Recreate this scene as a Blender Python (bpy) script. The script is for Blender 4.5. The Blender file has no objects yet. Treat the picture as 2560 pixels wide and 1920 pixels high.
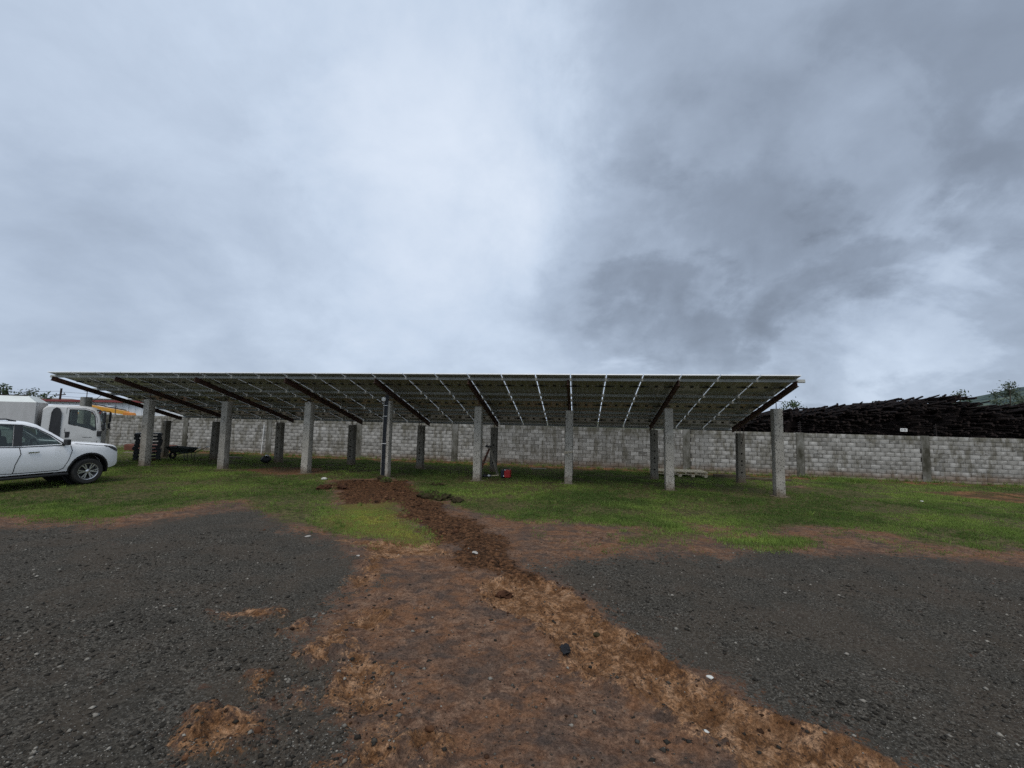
import bpy, bmesh, math, random
import numpy as np
from mathutils import Matrix, Vector, Euler
random.seed(7); RNG = np.random.default_rng(7)
R = math.radians
sc = bpy.context.scene
COL = sc.collection

# ------------------------------------------------------------------ camera
CAM_Z = 2.178
PITCH, ROLL = 0.08242, 0.01955
cd = bpy.data.cameras.new('camera'); cam = bpy.data.objects.new('camera', cd); COL.objects.link(cam)
cd.sensor_fit = 'HORIZONTAL'; cd.sensor_width = 36.0; cd.lens = 1073.9 / 2560 * 36.0
cd.clip_start = 0.05; cd.clip_end = 6000
fw = Vector((0, math.cos(PITCH), math.sin(PITCH))); up0 = Vector((0, -math.sin(PITCH), math.cos(PITCH))); rt0 = Vector((1, 0, 0))
rt = rt0 * math.cos(ROLL) + up0 * math.sin(ROLL); up = -rt0 * math.sin(ROLL) + up0 * math.cos(ROLL)
cm = Matrix((rt, up, -fw)).transposed().to_4x4(); cm.translation = (0, 0, CAM_Z)
cam.matrix_world = cm
sc.camera = cam

# ------------------------------------------------------------------ colour management
sc.render.engine = 'CYCLES'
sc.view_settings.view_transform = 'Standard'; sc.view_settings.look = 'None'
sc.view_settings.exposure = 0.08; sc.view_settings.gamma = 1.0; sc.view_settings.use_curve_mapping = False
sc.cycles.use_denoising = False
sc.cycles.max_bounces = 6; sc.cycles.diffuse_bounces = 3; sc.cycles.glossy_bounces = 3
sc.cycles.transparent_max_bounces = 12; sc.cycles.transmission_bounces = 4
sc.cycles.caustics_reflective = False; sc.cycles.caustics_refractive = False

# ------------------------------------------------------------------ sun and overcast sky
SUN_EL, SUN_AZ = 60.0, 190.0        # azimuth measured clockwise from +Y: the light comes from behind the camera
SUN_STRENGTH = 1.5
sd_ = bpy.data.lights.new('sun', 'SUN'); sun = bpy.data.objects.new('sun', sd_); COL.objects.link(sun)
sd_.energy = SUN_STRENGTH; sd_.angle = R(28); sd_.color = (1.0, 0.93, 0.83)
sdir = Vector((math.sin(R(SUN_AZ)) * math.cos(R(SUN_EL)), math.cos(R(SUN_AZ)) * math.cos(R(SUN_EL)), math.sin(R(SUN_EL))))
sun.rotation_euler = sdir.to_track_quat('Z', 'Y').to_euler()

world = bpy.data.worlds.new('World'); sc.world = world; world.use_nodes = True
def build_sky():
    nt = world.node_tree; N = nt.nodes; L = nt.links
    for n in list(N): N.remove(n)
    out = N.new('ShaderNodeOutputWorld'); bg = N.new('ShaderNodeBackground'); bg.inputs['Strength'].default_value = 0.1
    L.new(bg.outputs[0], out.inputs[0])
    sky = N.new('ShaderNodeTexSky'); sky.sky_type = 'NISHITA'; sky.sun_disc = False
    sky.sun_elevation = R(SUN_EL); sky.sun_rotation = R(SUN_AZ)
    tc = N.new('ShaderNodeTexCoord')
    def vm(op, a, b=None):
        n = N.new('ShaderNodeVectorMath'); n.operation = op
        for i, v in enumerate((a, b)):
            if v is None: continue
            if isinstance(v, tuple): n.inputs[i].default_value = v
            else: L.new(v, n.inputs[i])
        return n
    def mt(op, a, b=None, c=None, clamp=False):
        n = N.new('ShaderNodeMath'); n.operation = op; n.use_clamp = clamp
        for i, v in enumerate((a, b, c)):
            if v is None: continue
            if isinstance(v, (int, float)): n.inputs[i].default_value = v
            else: L.new(v, n.inputs[i])
        return n.outputs[0]
    d = tc.outputs['Generated']
    sep = N.new('ShaderNodeSeparateXYZ'); L.new(d, sep.inputs[0])
    zz = mt('ADD', mt('MAXIMUM', sep.outputs[2], 0.0), 0.42)
    comb = N.new('ShaderNodeCombineXYZ')
    L.new(mt('DIVIDE', sep.outputs[0], zz), comb.inputs[0]); L.new(mt('DIVIDE', sep.outputs[1], zz), comb.inputs[1])
    def noise(vec, scale, detail, rough, dist, off):
        m = N.new('ShaderNodeMapping'); m.inputs['Location'].default_value = off; L.new(vec, m.inputs[0])
        n = N.new('ShaderNodeTexNoise'); n.inputs['Scale'].default_value = scale; n.inputs['Detail'].default_value = detail
        n.inputs['Roughness'].default_value = rough; n.inputs['Distortion'].default_value = dist
        L.new(m.outputs[0], n.inputs['Vector']); return n
    deck = comb.outputs[0]
    n1 = noise(deck, 0.9, 8, 0.55, 0.15, (3.1, 1.7, 0.0))
    n2 = noise(deck, 2.8, 6, 0.55, 0.4, (8.2, 4.4, 1.0))
    nw = noise(d, 3.0, 8, 0.62, 0.3, (0.4, 2.0, 5.0))
    # warped direction, so that the big cloud banks have ragged borders
    wv = vm('SUBTRACT', nw.outputs['Color'], (0.5, 0.5, 0.5)); ws = vm('SCALE', wv.outputs[0]); ws.inputs[3].default_value = 0.5
    wd = vm('NORMALIZE', vm('ADD', d, ws.outputs[0]).outputs[0]).outputs[0]
    val = mt('ADD', 0.67, mt('MULTIPLY', mt('SUBTRACT', n1.outputs[0], 0.5), 0.46))
    val = mt('ADD', val, mt('MULTIPLY', mt('SUBTRACT', n2.outputs[0], 0.5), 0.24))
    n3 = noise(deck, 7.0, 5, 0.6, 0.3, (1.2, 7.7, 2.0))
    val = mt('ADD', val, mt('MULTIPLY', mt('SUBTRACT', n3.outputs[0], 0.5), 0.10))
    banks = [((-0.13, 0.834, 0.54), 12, .10), ((-0.17, 0.709, 0.691), 14, .04), ((-0.12, 0.9, 0.424), 14, .05),
             ((-0.368, 0.783, 0.501), 9, -.06), ((-0.663, 0.565, 0.49), 12, -.06), ((-0.30, 0.70, 0.66), 10, -.05),
             ((0.508, 0.706, 0.494), 30, -.16), ((0.30, 0.80, 0.50), 18, -.05), ((0.427, 0.86, 0.279), 10, -.11), ((0.703, 0.622, 0.345), 16, -.07),
             ((0.24, 0.92, 0.31), 10, -.05), ((0.667, 0.712, 0.215), 8, .14), ((0.745, 0.647, 0.16), 8, .12), ((0.594, 0.786, 0.171), 6, -.07),
             ((-0.698, 0.707, 0.10), 15, -.14), ((0.538, 0.835, 0.105), 10, .05), ((0.626, 0.55, 0.552), 22, -.09), ((0.25, 0.95, 0.17), 9, .02)]
    # broken cloud edges low on the right
    lump = N.new('ShaderNodeMapRange'); lump.interpolation_type = 'SMOOTHSTEP'; lump.inputs['From Min'].default_value = .47; lump.inputs['From Max'].default_value = .56
    nl = noise(deck, 1.9, 8, 0.55, 0.25, (5.5, 2.2, 3.0)); L.new(nl.outputs[0], lump.inputs['Value'])
    dl = N.new('ShaderNodeVectorMath'); dl.operation = 'DOT_PRODUCT'; L.new(d, dl.inputs[0]); dl.inputs[1].default_value = Vector((.53, .80, .24)).normalized()
    ml = N.new('ShaderNodeMapRange'); ml.interpolation_type = 'SMOOTHSTEP'; ml.inputs['From Min'].default_value = math.cos(R(34)); ml.inputs['From Max'].default_value = math.cos(R(12)); ml.inputs['To Max'].default_value = -.13
    L.new(dl.outputs['Value'], ml.inputs['Value']); val = mt('ADD', val, mt('MULTIPLY', lump.outputs[0], ml.outputs[0]))
    for dr, rad, amp in banks:
        dot = N.new('ShaderNodeVectorMath'); dot.operation = 'DOT_PRODUCT'; L.new(wd, dot.inputs[0]); dot.inputs[1].default_value = Vector(dr).normalized()
        mr = N.new('ShaderNodeMapRange'); mr.interpolation_type = 'SMOOTHSTEP'
        mr.inputs['From Min'].default_value = math.cos(R(rad * 1.6)); mr.inputs['From Max'].default_value = math.cos(R(rad * 0.15))
        mr.inputs['To Min'].default_value = 0; mr.inputs['To Max'].default_value = amp
        L.new(dot.outputs['Value'], mr.inputs['Value']); val = mt('ADD', val, mr.outputs[0])
    cr = N.new('ShaderNodeValToRGB'); e = cr.color_ramp.elements
    e[0].position = 0.15; e[0].color = (0.18, 0.215, 0.275, 1); e[1].position = 0.85; e[1].color = (0.72, 0.80, 0.92, 1)
    for p, c in ((0.33, (0.27, 0.325, 0.415, 1)), (0.5, (0.41, 0.49, 0.615, 1)), (0.66, (0.555, 0.65, 0.79, 1))):
        x = e.new(p); x.color = c
    L.new(val, cr.inputs[0])
    sc10 = vm('SCALE', cr.outputs[0]); sc10.inputs[3].default_value = 10.0
    mx = N.new('ShaderNodeMix'); mx.data_type = 'RGBA'; mx.inputs['Factor'].default_value = 0.95
    L.new(sky.outputs[0], mx.inputs['A']); L.new(sc10.outputs[0], mx.inputs['B'])
    L.new(mx.outputs['Result'], bg.inputs['Color'])
build_sky()

# ------------------------------------------------------------------ helpers
def tag(o, label=None, cat=None, group=None, kind=None):
    if label: o['label'] = label
    if cat: o['category'] = cat
    if group: o['group'] = group
    if kind: o['kind'] = kind
    return o
def empty(name, loc=(0, 0, 0), rz=0.0, label=None, cat=None, group=None):
    o = bpy.data.objects.new(name, None); COL.objects.link(o); o.empty_display_size = 0.2
    o.matrix_basis = Matrix.Translation(loc) @ Matrix.Rotation(rz, 4, 'Z')
    return tag(o, label, cat, group)
def link(name, me, parent=None, mat=None, mtx=None):
    o = bpy.data.objects.new(name, me); COL.objects.link(o)
    if parent: o.parent = parent
    if mtx is not None: o.matrix_basis = mtx
    if mat: 
        me.materials.clear(); me.materials.append(mat)
    return o
class MB:
    def __init__(s): s.v = []; s.f = []
    def add(s, vs, fs):
        b = len(s.v); s.v += [tuple(p) for p in vs]; s.f += [tuple(i + b for i in f) for f in fs]; return s
    def box(s, c, sz, rot=None, top=1.0):
        hx, hy, hz = sz[0] / 2, sz[1] / 2, sz[2] / 2
        vs = [Vector((x * hx * (top if z > 0 else 1), y * hy * (top if z > 0 else 1), z * hz)) for z in (-1, 1) for x, y in ((-1, -1), (1, -1), (1, 1), (-1, 1))]
        if rot is not None: vs = [rot @ v for v in vs]
        c = Vector(c)
        return s.add([v + c for v in vs], [(3, 2, 1, 0), (4, 5, 6, 7), (0, 1, 5, 4), (1, 2, 6, 5), (2, 3, 7, 6), (3, 0, 4, 7)])
    def bar(s, a, b, w, h=None, upv=(0, 0, 1)):
        a = Vector(a); b = Vector(b); h = h or w; d = b - a; z = d.normalized(); u = Vector(upv)
        if abs(z.dot(u)) > .99: u = Vector((1, 0, 0))
        x = u.cross(z).normalized(); y = z.cross(x)
        return s.box((a + b) / 2, (w, h, d.length), Matrix((x, y, z)).transposed())
    def tube(s, a, b, r, r2=None, n=10, caps=True):
        a = Vector(a); b = Vector(b); r2 = r if r2 is None else r2; z = (b - a).normalized()
        u = Vector((0, 0, 1)) if abs(z.z) < .95 else Vector((1, 0, 0)); x = u.cross(z).normalized(); y = z.cross(x)
        vs = []
        for p, rr in ((a, r), (b, r2)):
            for i in range(n):
                t = 2 * math.pi * i / n; vs.append(p + x * math.cos(t) * rr + y * math.sin(t) * rr)
        fs = [(i, (i + 1) % n, n + (i + 1) % n, n + i) for i in range(n)]
        if caps: fs += [tuple(range(n - 1, -1, -1)), tuple(range(n, 2 * n))]
        return s.add(vs, fs)
    def path(s, pts, r, n=8):
        for a, b in zip(pts[:-1], pts[1:]): s.tube(a, b, r, n=n)
        return s
    def lathe(s, prof, axis='Y', n=32, c=(0, 0, 0)):
        vs = []; m = len(prof); c = Vector(c)
        for i in range(n):
            t = 2 * math.pi * i / n
            for (r, h) in prof:
                p = {'Y': (r * math.cos(t), h, r * math.sin(t)), 'Z': (r * math.cos(t), r * math.sin(t), h)}[axis]
                vs.append(Vector(p) + c)
        fs = [(i * m + j, i * m + j + 1, ((i + 1) % n) * m + j + 1, ((i + 1) % n) * m + j) for i in range(n) for j in range(m - 1)]
        return s.add(vs, fs)
    def prism(s, poly, y0, y1):                      # polygon in x,z extruded along y
        n = len(poly)
        vs = [(x, y0, z) for x, z in poly] + [(x, y1, z) for x, z in poly]
        return s.add(vs, [tuple(range(n)), tuple(range(2 * n - 1, n - 1, -1))] + [(i, n + i, n + (i + 1) % n, (i + 1) % n) for i in range(n)])
    def ball(s, c, r, seed=0, sub=1, sq=(1, 1, 1), jit=0.25):
        bm = bmesh.new(); bmesh.ops.create_icosphere(bm, subdivisions=sub, radius=1.0)
        rr = random.Random(seed); c = Vector(c)
        vs = []
        for v in bm.verts:
            k = 1 + jit * (rr.random() * 2 - 1); vs.append((c.x + v.co.x * r * sq[0] * k, c.y + v.co.y * r * sq[1] * k, c.z + v.co.z * r * sq[2] * k))
        fs = [[v.index for v in f.verts] for f in bm.faces]; bm.free()
        return s.add(vs, fs)
    def mesh(s, name, smooth=False, fix=True, bevel=0.0):
        me = bpy.data.meshes.new(name); me.from_pydata(s.v, [], s.f)
        if fix or bevel:
            bm = bmesh.new(); bm.from_mesh(me)
            if bevel:
                bmesh.ops.bevel(bm, geom=[e for e in bm.edges if len(e.link_faces) == 2 and e.calc_face_angle(0) > .5], offset=bevel, segments=2, affect='EDGES', profile=.6, clamp_overlap=True)
            bmesh.ops.recalc_face_normals(bm, faces=bm.faces); bm.to_mesh(me); bm.free()
        if smooth: smooth_mesh(me, smooth if smooth is not True else 0.7)
        return me
    def build(s, name, mat, parent=None, mtx=None, smooth=False, bevel=0.0):
        return link(name, s.mesh(name, smooth, True, bevel), parent, mat, mtx)
def smooth_mesh(me, ang=0.7):
    me.polygons.foreach_set('use_smooth', [True] * len(me.polygons))
    try: me.set_sharp_from_angle(angle=ang)
    except Exception: pass
def boolean(o, cutter, solver='EXACT'):
    m = o.modifiers.new('cut', 'BOOLEAN'); m.operation = 'DIFFERENCE'; m.object = cutter; m.solver = solver
    dg = bpy.context.evaluated_depsgraph_get(); dg.update()
    me = bpy.data.meshes.new_from_object(o.evaluated_get(dg)); o.modifiers.clear()
    old = o.data; o.data = me; bpy.data.meshes.remove(old); bpy.data.objects.remove(cutter)

# --- value noise in numpy (vectorised)
def vnoise(x, y, seed=0):
    xi = np.floor(x).astype(np.int64); yi = np.floor(y).astype(np.int64); fx = x - xi; fy = y - yi
    fx = fx * fx * (3 - 2 * fx); fy = fy * fy * (3 - 2 * fy)
    def h(a, b):
        n = (a * 374761393 + b * 668265263 + seed * 974711) & 0x7fffffff
        n = ((n ^ (n >> 13)) * 1274126177) & 0x7fffffff
        return ((n ^ (n >> 16)) & 0xffff) / 65535.0
    return (h(xi, yi) * (1 - fx) + h(xi + 1, yi) * fx) * (1 - fy) + (h(xi, yi + 1) * (1 - fx) + h(xi + 1, yi + 1) * fx) * fy
def fbm(x, y, s, o=4, seed=0, g=.5):
    a = 1.0; t = 0.0; r = 0
    for k in range(o):
        r = r + a * (vnoise(x * s, y * s, seed + k * 17) - .5); t += a; a *= g; s *= 2.03
    return r / t * 2
def psd(x, y, poly):                                   # signed distance to a polygon, positive inside
    d = np.full(x.shape, 1e9); ins = np.zeros(x.shape, bool); n = len(poly)
    for i in range(n):
        ax, ay = poly[i]; bx, by = poly[(i + 1) % n]; ex, ey = bx - ax, by - ay
        t = np.clip(((x - ax) * ex + (y - ay) * ey) / (ex * ex + ey * ey + 1e-12), 0, 1)
        d = np.minimum(d, (x - ax - t * ex) ** 2 + (y - ay - t * ey) ** 2)
        c = ((ay > y) != (by > y))
        if by != ay: ins ^= c & (x < (y - ay) * ex / ey + ax)
    return np.sqrt(d) * np.where(ins, 1, -1)

# --- material helpers
class Mat:
    def __init__(s, name):
        s.m = bpy.data.materials.new(name); s.m.use_nodes = True; s.nt = s.m.node_tree; s.N = s.nt.nodes; s.L = s.nt.links
        s.b = s.N['Principled BSDF']; s.pos = None
    def set(s, **k):
        for a, v in k.items():
            i = s.b.inputs[{'color': 'Base Color', 'rough': 'Roughness', 'metal': 'Metallic', 'spec': 'Specular IOR Level', 'coat': 'Coat Weight', 'normal': 'Normal', 'trans': 'Transmission Weight', 'coatr': 'Coat Roughness'}[a]]
            if hasattr(v, 'is_linked'): s.L.new(v, i)
            elif isinstance(v, tuple): i.default_value = (*v, 1) if len(v) == 3 else v
            else: i.default_value = v
        return s
    def P(s, obj=False):
        if obj: return s.N.new('ShaderNodeTexCoord').outputs['Object']
        if s.pos is None: s.pos = s.N.new('ShaderNodeNewGeometry').outputs['Position']
        return s.pos
    def scaled(s, vec, v):
        n = s.N.new('ShaderNodeVectorMath'); n.operation = 'MULTIPLY'; s.L.new(vec, n.inputs[0]); n.inputs[1].default_value = v; return n.outputs[0]
    def noise(s, scale, detail=4, rough=.55, vec=None, dist=0.0):
        n = s.N.new('ShaderNodeTexNoise'); n.inputs['Scale'].default_value = scale; n.inputs['Detail'].default_value = detail
        n.inputs['Roughness'].default_value = rough; n.inputs['Distortion'].default_value = dist
        s.L.new(vec or s.P(), n.inputs['Vector']); return n.outputs[0]
    def voro(s, scale, vec=None, feat='F1', out=0):
        n = s.N.new('ShaderNodeTexVoronoi'); n.feature = feat; n.inputs['Scale'].default_value = scale
        s.L.new(vec or s.P(), n.inputs['Vector']); return n.outputs[out]
    def ramp(s, fac, *stops):
        n = s.N.new('ShaderNodeValToRGB'); e = n.color_ramp.elements
        for i, (p, c) in enumerate(stops):
            if isinstance(c, (int, float)): c = (c, c, c)
            x = e[i] if i < 2 else e.new(p)
            x.position = p; x.color = (*c, 1)
        s.L.new(fac, n.inputs[0]); return n.outputs[0]
    def mix(s, fac, a, b, mode='MIX'):
        n = s.N.new('ShaderNodeMix'); n.data_type = 'RGBA'; n.blend_type = mode
        for nm, v in (('Factor', fac), ('A', a), ('B', b)):
            i = n.inputs[nm] if nm == 'Factor' else [q for q in n.inputs if q.name == nm and q.type == 'RGBA'][0]
            if nm == 'Factor': i = [q for q in n.inputs if q.name == 'Factor' and q.type == 'VALUE'][0]
            if hasattr(v, 'is_linked'): s.L.new(v, i)
            elif isinstance(v, tuple): i.default_value = (*v, 1)
            else: i.default_value = v
        return [q for q in n.outputs if q.type == 'RGBA'][0]
    def math(s, op, a, b=0.0, clamp=False):
        n = s.N.new('ShaderNodeMath'); n.operation = op; n.use_clamp = clamp
        for i, v in enumerate((a, b)):
            if hasattr(v, 'is_linked'): s.L.new(v, n.inputs[i])
            else: n.inputs[i].default_value = v
        return n.outputs[0]
    def attr(s, name, out='Color'):
        n = s.N.new('ShaderNodeAttribute'); n.attribute_name = name; return n.outputs[out]
    def sep(s, c):
        n = s.N.new('ShaderNodeSeparateColor'); s.L.new(c, n.inputs[0]); return n.outputs
    def bump(s, h, strength=.4, dist=.01):
        n = s.N.new('ShaderNodeBump'); n.inputs['Strength'].default_value = strength; n.inputs['Distance'].default_value = dist
        s.L.new(h, n.inputs['Height']); s.L.new(n.outputs[0], s.b.inputs['Normal']); return s
def simple(name, col, rough=.6, metal=0.0, var=.25, scale=6.0, bump=0.0, spec=.5, obj=False):
    M = Mat(name); v = M.P(obj)
    n = M.noise(scale, 5, .6, v)
    c0 = tuple(x * (1 - var) for x in col); c1 = tuple(min(1, x * (1 + var)) for x in col)
    M.set(color=M.ramp(n, (.25, c0), (.75, c1)), rough=rough, metal=metal, spec=spec)
    if bump: M.bump(M.noise(scale * 6, 4, .6, v), bump, .01)
    return M.m
MT = {}
def make_materials():
    # concrete posts: pitted grey
    def concrete(name, base, pits):
        M = Mat(name); n = M.noise(3.0, 6, .6); n2 = M.noise(28, 4, .6)
        c = M.ramp(n, (.3, tuple(x * .8 for x in base)), (.7, tuple(x * 1.12 for x in base)))
        c = M.mix(.35, c, M.ramp(n2, (.3, .12), (.7, .5)), 'OVERLAY')
        sp = M.scaled(M.P(), (1, 1, .55)); vz = M.voro(26, sp); msk = M.noise(2.2, 3)
        pit = M.ramp(M.math('ADD', vz, M.math('MULTIPLY', msk, -pits)), (.0, 1), (.09, 0))
        c = M.mix(pit, c, tuple(x * .22 for x in base))
        oi = M.N.new('ShaderNodeObjectInfo').outputs['Random']; c = M.mix(.55, c, M.ramp(oi, (0, .36), (1, .60)), 'OVERLAY')
        zo = M.N.new('ShaderNodeSeparateXYZ'); M.L.new(M.P(True), zo.inputs[0])
        spl = M.ramp(M.math('ADD', zo.outputs[2], M.math('MULTIPLY', M.noise(6, 4), .5)), (.30, .7), (.58, 0)); c = M.mix(spl, c, (.12, .085, .05))
        M.set(color=c, rough=.92, spec=.25)
        M.bump(M.math('ADD', n2, M.math('MULTIPLY', pit, -1.4)), .7, .012); return M.m
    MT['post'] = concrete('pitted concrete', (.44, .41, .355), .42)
    MT['post_dark'] = concrete('shaded concrete', (.20, .18, .145), .25)  # rear posts: shade under the canopy is put into this darker base colour
    # blocks
    M = Mat('concrete block'); t = M.attr('tint', 'Fac'); 
    base = M.ramp(t, (0.0, (.085, .082, .073)), (.5, (.215, .208, .19)), (1.0, (.36, .352, .33)))
    z = M.N.new('ShaderNodeSeparateXYZ'); M.L.new(M.P(), z.inputs[0]); zz = z.outputs[2]
    # pale mortar smears along the bed joints, lichen below the top, red splash at the foot
    sm = M.noise(5.0, 5, .65, M.scaled(M.P(), (1, 1, 2.2))); base = M.mix(M.ramp(sm, (.53, 0), (.62, .5)), base, (.42, .41, .385))
    st = M.noise(2.4, 5, .7, M.scaled(M.P(), (1, 1, .35))); base = M.mix(M.ramp(st, (.49, 0), (.60, .75)), base, (.10, .092, .07))
    lich = M.math('MULTIPLY', M.ramp(M.noise(3.5, 5, .7), (.44, 0), (.54, 1)), M.ramp(M.math('MULTIPLY', zz, .3), (.42, 0), (.54, 1)))
    base = M.mix(M.math('MULTIPLY', lich, .75), base, (.085, .08, .055))
    foot = M.ramp(M.math('ADD', M.math('MULTIPLY', zz, 1.1), M.math('MULTIPLY', M.noise(2.5, 4), .5)), (.12, .65), (.44, 0))
    base = M.mix(foot, base, (.125, .078, .046))
    M.set(color=base, rough=.95, spec=.2); M.bump(M.noise(60, 4, .6), .6, .01); MT['block'] = M.m
    MT['mortar'] = simple('mortar', (.055, .05, .042), .95, 0, .5, 3, .4, .2)
    M = Mat('stained pier'); n = M.noise(2.0, 6, .7, M.scaled(M.P(), (1, 1, .5)))
    M.set(color=M.ramp(n, (.38, (.055, .052, .038)), (.50, (.13, .125, .105)), (.62, (.22, .215, .195))), rough=.95, spec=.2); M.bump(M.noise(30, 5), .5, .012); MT['pier'] = M.m
    # steel
    M = Mat('galvanised steel'); n = M.voro(40); M.set(color=M.ramp(M.noise(5, 5), (.3, (.26, .265, .245)), (.7, (.36, .365, .34))), rough=.6, metal=.1); MT['galv'] = M.m
    MT['alu'] = simple('anodised frame', (.74, .75, .76), .45, .25, .06, 4)
    M = Mat('red oxide steel'); n = M.noise(5, 6, .65); M.set(color=M.ramp(n, (.3, (.035, .020, .016)), (.55, (.075, .035, .026)), (.75, (.12, .05, .032))), rough=.65, spec=.4); M.bump(M.noise(40, 3), .2, .004); MT['beam'] = M.m
    # solar panel
    M = Mat('solar cell rear'); n = M.noise(1.4, 3, .5, M.P(True)); n2 = M.noise(.45, 3, .5)
    M.set(color=M.mix(.5, M.ramp(n, (.3, (.28, .285, .25)), (.7, (.38, .385, .34))), M.ramp(n2, (.3, (.28, .285, .25)), (.7, (.42, .425, .375)))), rough=.32, spec=.5, coat=.5, coatr=.1); MT['cell'] = M.m
    m = bpy.data.materials.new('panel glass'); m.use_nodes = True; nt = m.node_tree; nt.nodes.clear()
    o = nt.nodes.new('ShaderNodeOutputMaterial'); tr = nt.nodes.new('ShaderNodeBsdfTranslucent'); tr.inputs[0].default_value = (.34, .35, .31, 1)
    df = nt.nodes.new('ShaderNodeBsdfPrincipled'); df.inputs['Base Color'].default_value = (.2, .2, .19, 1); df.inputs['Roughness'].default_value = .15
    mx = nt.nodes.new('ShaderNodeMixShader'); mx.inputs[0].default_value = .5; nt.links.new(tr.outputs[0], mx.inputs[1]); nt.links.new(df.outputs[0], mx.inputs[2]); nt.links.new(mx.outputs[0], o.inputs[0]); MT['pglass'] = m
    MT['black'] = simple('black plastic', (.012, .012, .013), .5, 0, .3, 8)
    MT['rubber'] = simple('tyre rubber', (.022, .021, .019), .85, 0, .35, 9, .2)
    MT['conduit'] = simple('black conduit', (.012, .014, .018), .42, 0, .3, 8)
    MT['strap'] = simple('pale strap', (.6, .6, .58), .5, 0, .1, 8)
    # car paints
    M = Mat('white paint'); g = M.N.new('ShaderNodeTexCoord').outputs['Object']; sx = M.N.new('ShaderNodeSeparateXYZ'); M.L.new(g, sx.inputs[0])
    dirt = M.math('MULTIPLY', M.ramp(sx.outputs[2], (.40, 1), (.95, 0)), M.ramp(M.noise(5, 5, .6, g), (.3, .45), (.75, 1)))
    M.set(color=M.mix(M.math('MULTIPLY', dirt, .45), (.88, .885, .89), (.46, .41, .34)), rough=.28, spec=.5, coat=.6, coatr=.06); MT['white'] = M.m
    M = Mat('dusty white truck paint'); M.set(color=M.ramp(M.noise(1.8, 6, .6, M.P(True)), (.3, (.50, .50, .49)), (.7, (.63, .63, .62))), rough=.45, spec=.45); MT['truck'] = M.m
    M = Mat('faded box panel'); sp = M.scaled(M.P(True), (1, 1, .4)); M.set(color=M.ramp(M.noise(2.2, 6, .65, sp), (.3, (.42, .41, .40)), (.7, (.56, .55, .54))), rough=.6, spec=.35); MT['boxside'] = M.m
    MT['boxtop'] = simple('pale box roof', (.66, .69, .66), .45, 0, .12, 2, 0, .5, True)
    MT['silver'] = simple('machined alloy', (.62, .62, .63), .28, .85, .08, 10)
    MT['chrome'] = simple('chrome', (.8, .8, .8), .12, 1.0, .03, 10)
    MT['lamp'] = simple('headlight glass', (.08, .085, .095), .08, .2, .3, 10)
    MT['seat'] = simple('grey interior', (.10, .10, .095), .8, 0, .3, 8)
    def glass(name, tint, f0):
        m = bpy.data.materials.new(name); m.use_nodes = True; nt = m.node_tree; nt.nodes.clear()
        o = nt.nodes.new('ShaderNodeOutputMaterial'); tr = nt.nodes.new('ShaderNodeBsdfTransparent'); tr.inputs[0].default_value = (*tint, 1)
        gl = nt.nodes.new('ShaderNodeBsdfGlossy'); gl.inputs['Roughness'].default_value = .02; gl.inputs[0].default_value = (.9, .95, .95, 1)
        fr = nt.nodes.new('ShaderNodeFresnel'); fr.inputs[0].default_value = f0
        mx = nt.nodes.new('ShaderNodeMixShader'); nt.links.new(fr.outputs[0], mx.inputs[0]); nt.links.new(tr.outputs[0], mx.inputs[1]); nt.links.new(gl.outputs[0], mx.inputs[2]); nt.links.new(mx.outputs[0], o.inputs[0])
        return m
    MT['glass'] = glass('tinted glass', (.42, .50, .46), 1.5)
    MT['glass2'] = glass('clear cab glass', (.68, .78, .72), 1.5)
    # vegetation
    def leaf(name, a, b, c=None):
        M = Mat(name); t = M.attr('tint', 'Fac'); st = [(0.0, a), (1.0, b)] if not c else [(0.0, a), (.62, b), (1.0, c)]
        col = M.ramp(t, *st); M.set(color=col, rough=.7, spec=.25)
        tr = M.N.new('ShaderNodeBsdfTranslucent'); M.L.new(col, tr.inputs[0]); mx = M.N.new('ShaderNodeMixShader'); mx.inputs[0].default_value = .3
        o = [n for n in M.N if n.type == 'OUTPUT_MATERIAL'][0]; M.L.new(M.b.outputs[0], mx.inputs[1]); M.L.new(tr.outputs[0], mx.inputs[2]); M.L.new(mx.outputs[0], o.inputs[0])
        return M.m
    MT['grass'] = leaf('grass blades', (.062, .110, .022), (.225, .315, .062), (.46, .39, .075))
    MT['leaf'] = leaf('tree leaves', (.022, .045, .016), (.085, .12, .05))
    MT['leaf_grey'] = leaf('grey green leaves', (.04, .06, .035), (.13, .15, .10))
    MT['bark'] = simple('bark', (.07, .055, .042), .9, 0, .4, 9, .5, .2)
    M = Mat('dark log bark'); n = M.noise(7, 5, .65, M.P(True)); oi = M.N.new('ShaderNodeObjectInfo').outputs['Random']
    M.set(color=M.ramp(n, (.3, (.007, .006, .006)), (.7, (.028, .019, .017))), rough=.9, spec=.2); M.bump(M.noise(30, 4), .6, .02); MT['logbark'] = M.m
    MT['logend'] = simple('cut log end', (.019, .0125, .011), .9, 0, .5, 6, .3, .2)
    MT['wood'] = simple('pale pine', (.62, .52, .36), .8, 0, .25, 5, .2, .3)
    MT['oldwood'] = simple('old dark timber', (.085, .068, .045), .9, 0, .4, 5, .4, .2)
    MT['redwood'] = simple('reddish painted timber', (.12, .045, .03), .8, 0, .35, 6, .2, .3)
    MT['greywood'] = simple('grey timber', (.24, .21, .16), .85, 0, .3, 6, .2, .3)
    MT['red'] = simple('red plastic', (.42, .018, .018), .45, 0, .2, 5)
    MT['navy'] = simple('navy plastic', (.012, .016, .03), .45, 0, .2, 5)
    MT['barrow'] = simple('dark green steel', (.03, .038, .034), .6, .2, .5, 6)
    MT['whitepl'] = simple('white plastic', (.7, .7, .68), .5, 0, .08, 5)
    MT['rope'] = simple('tan rope', (.42, .37, .28), .9, 0, .3, 30)
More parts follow.
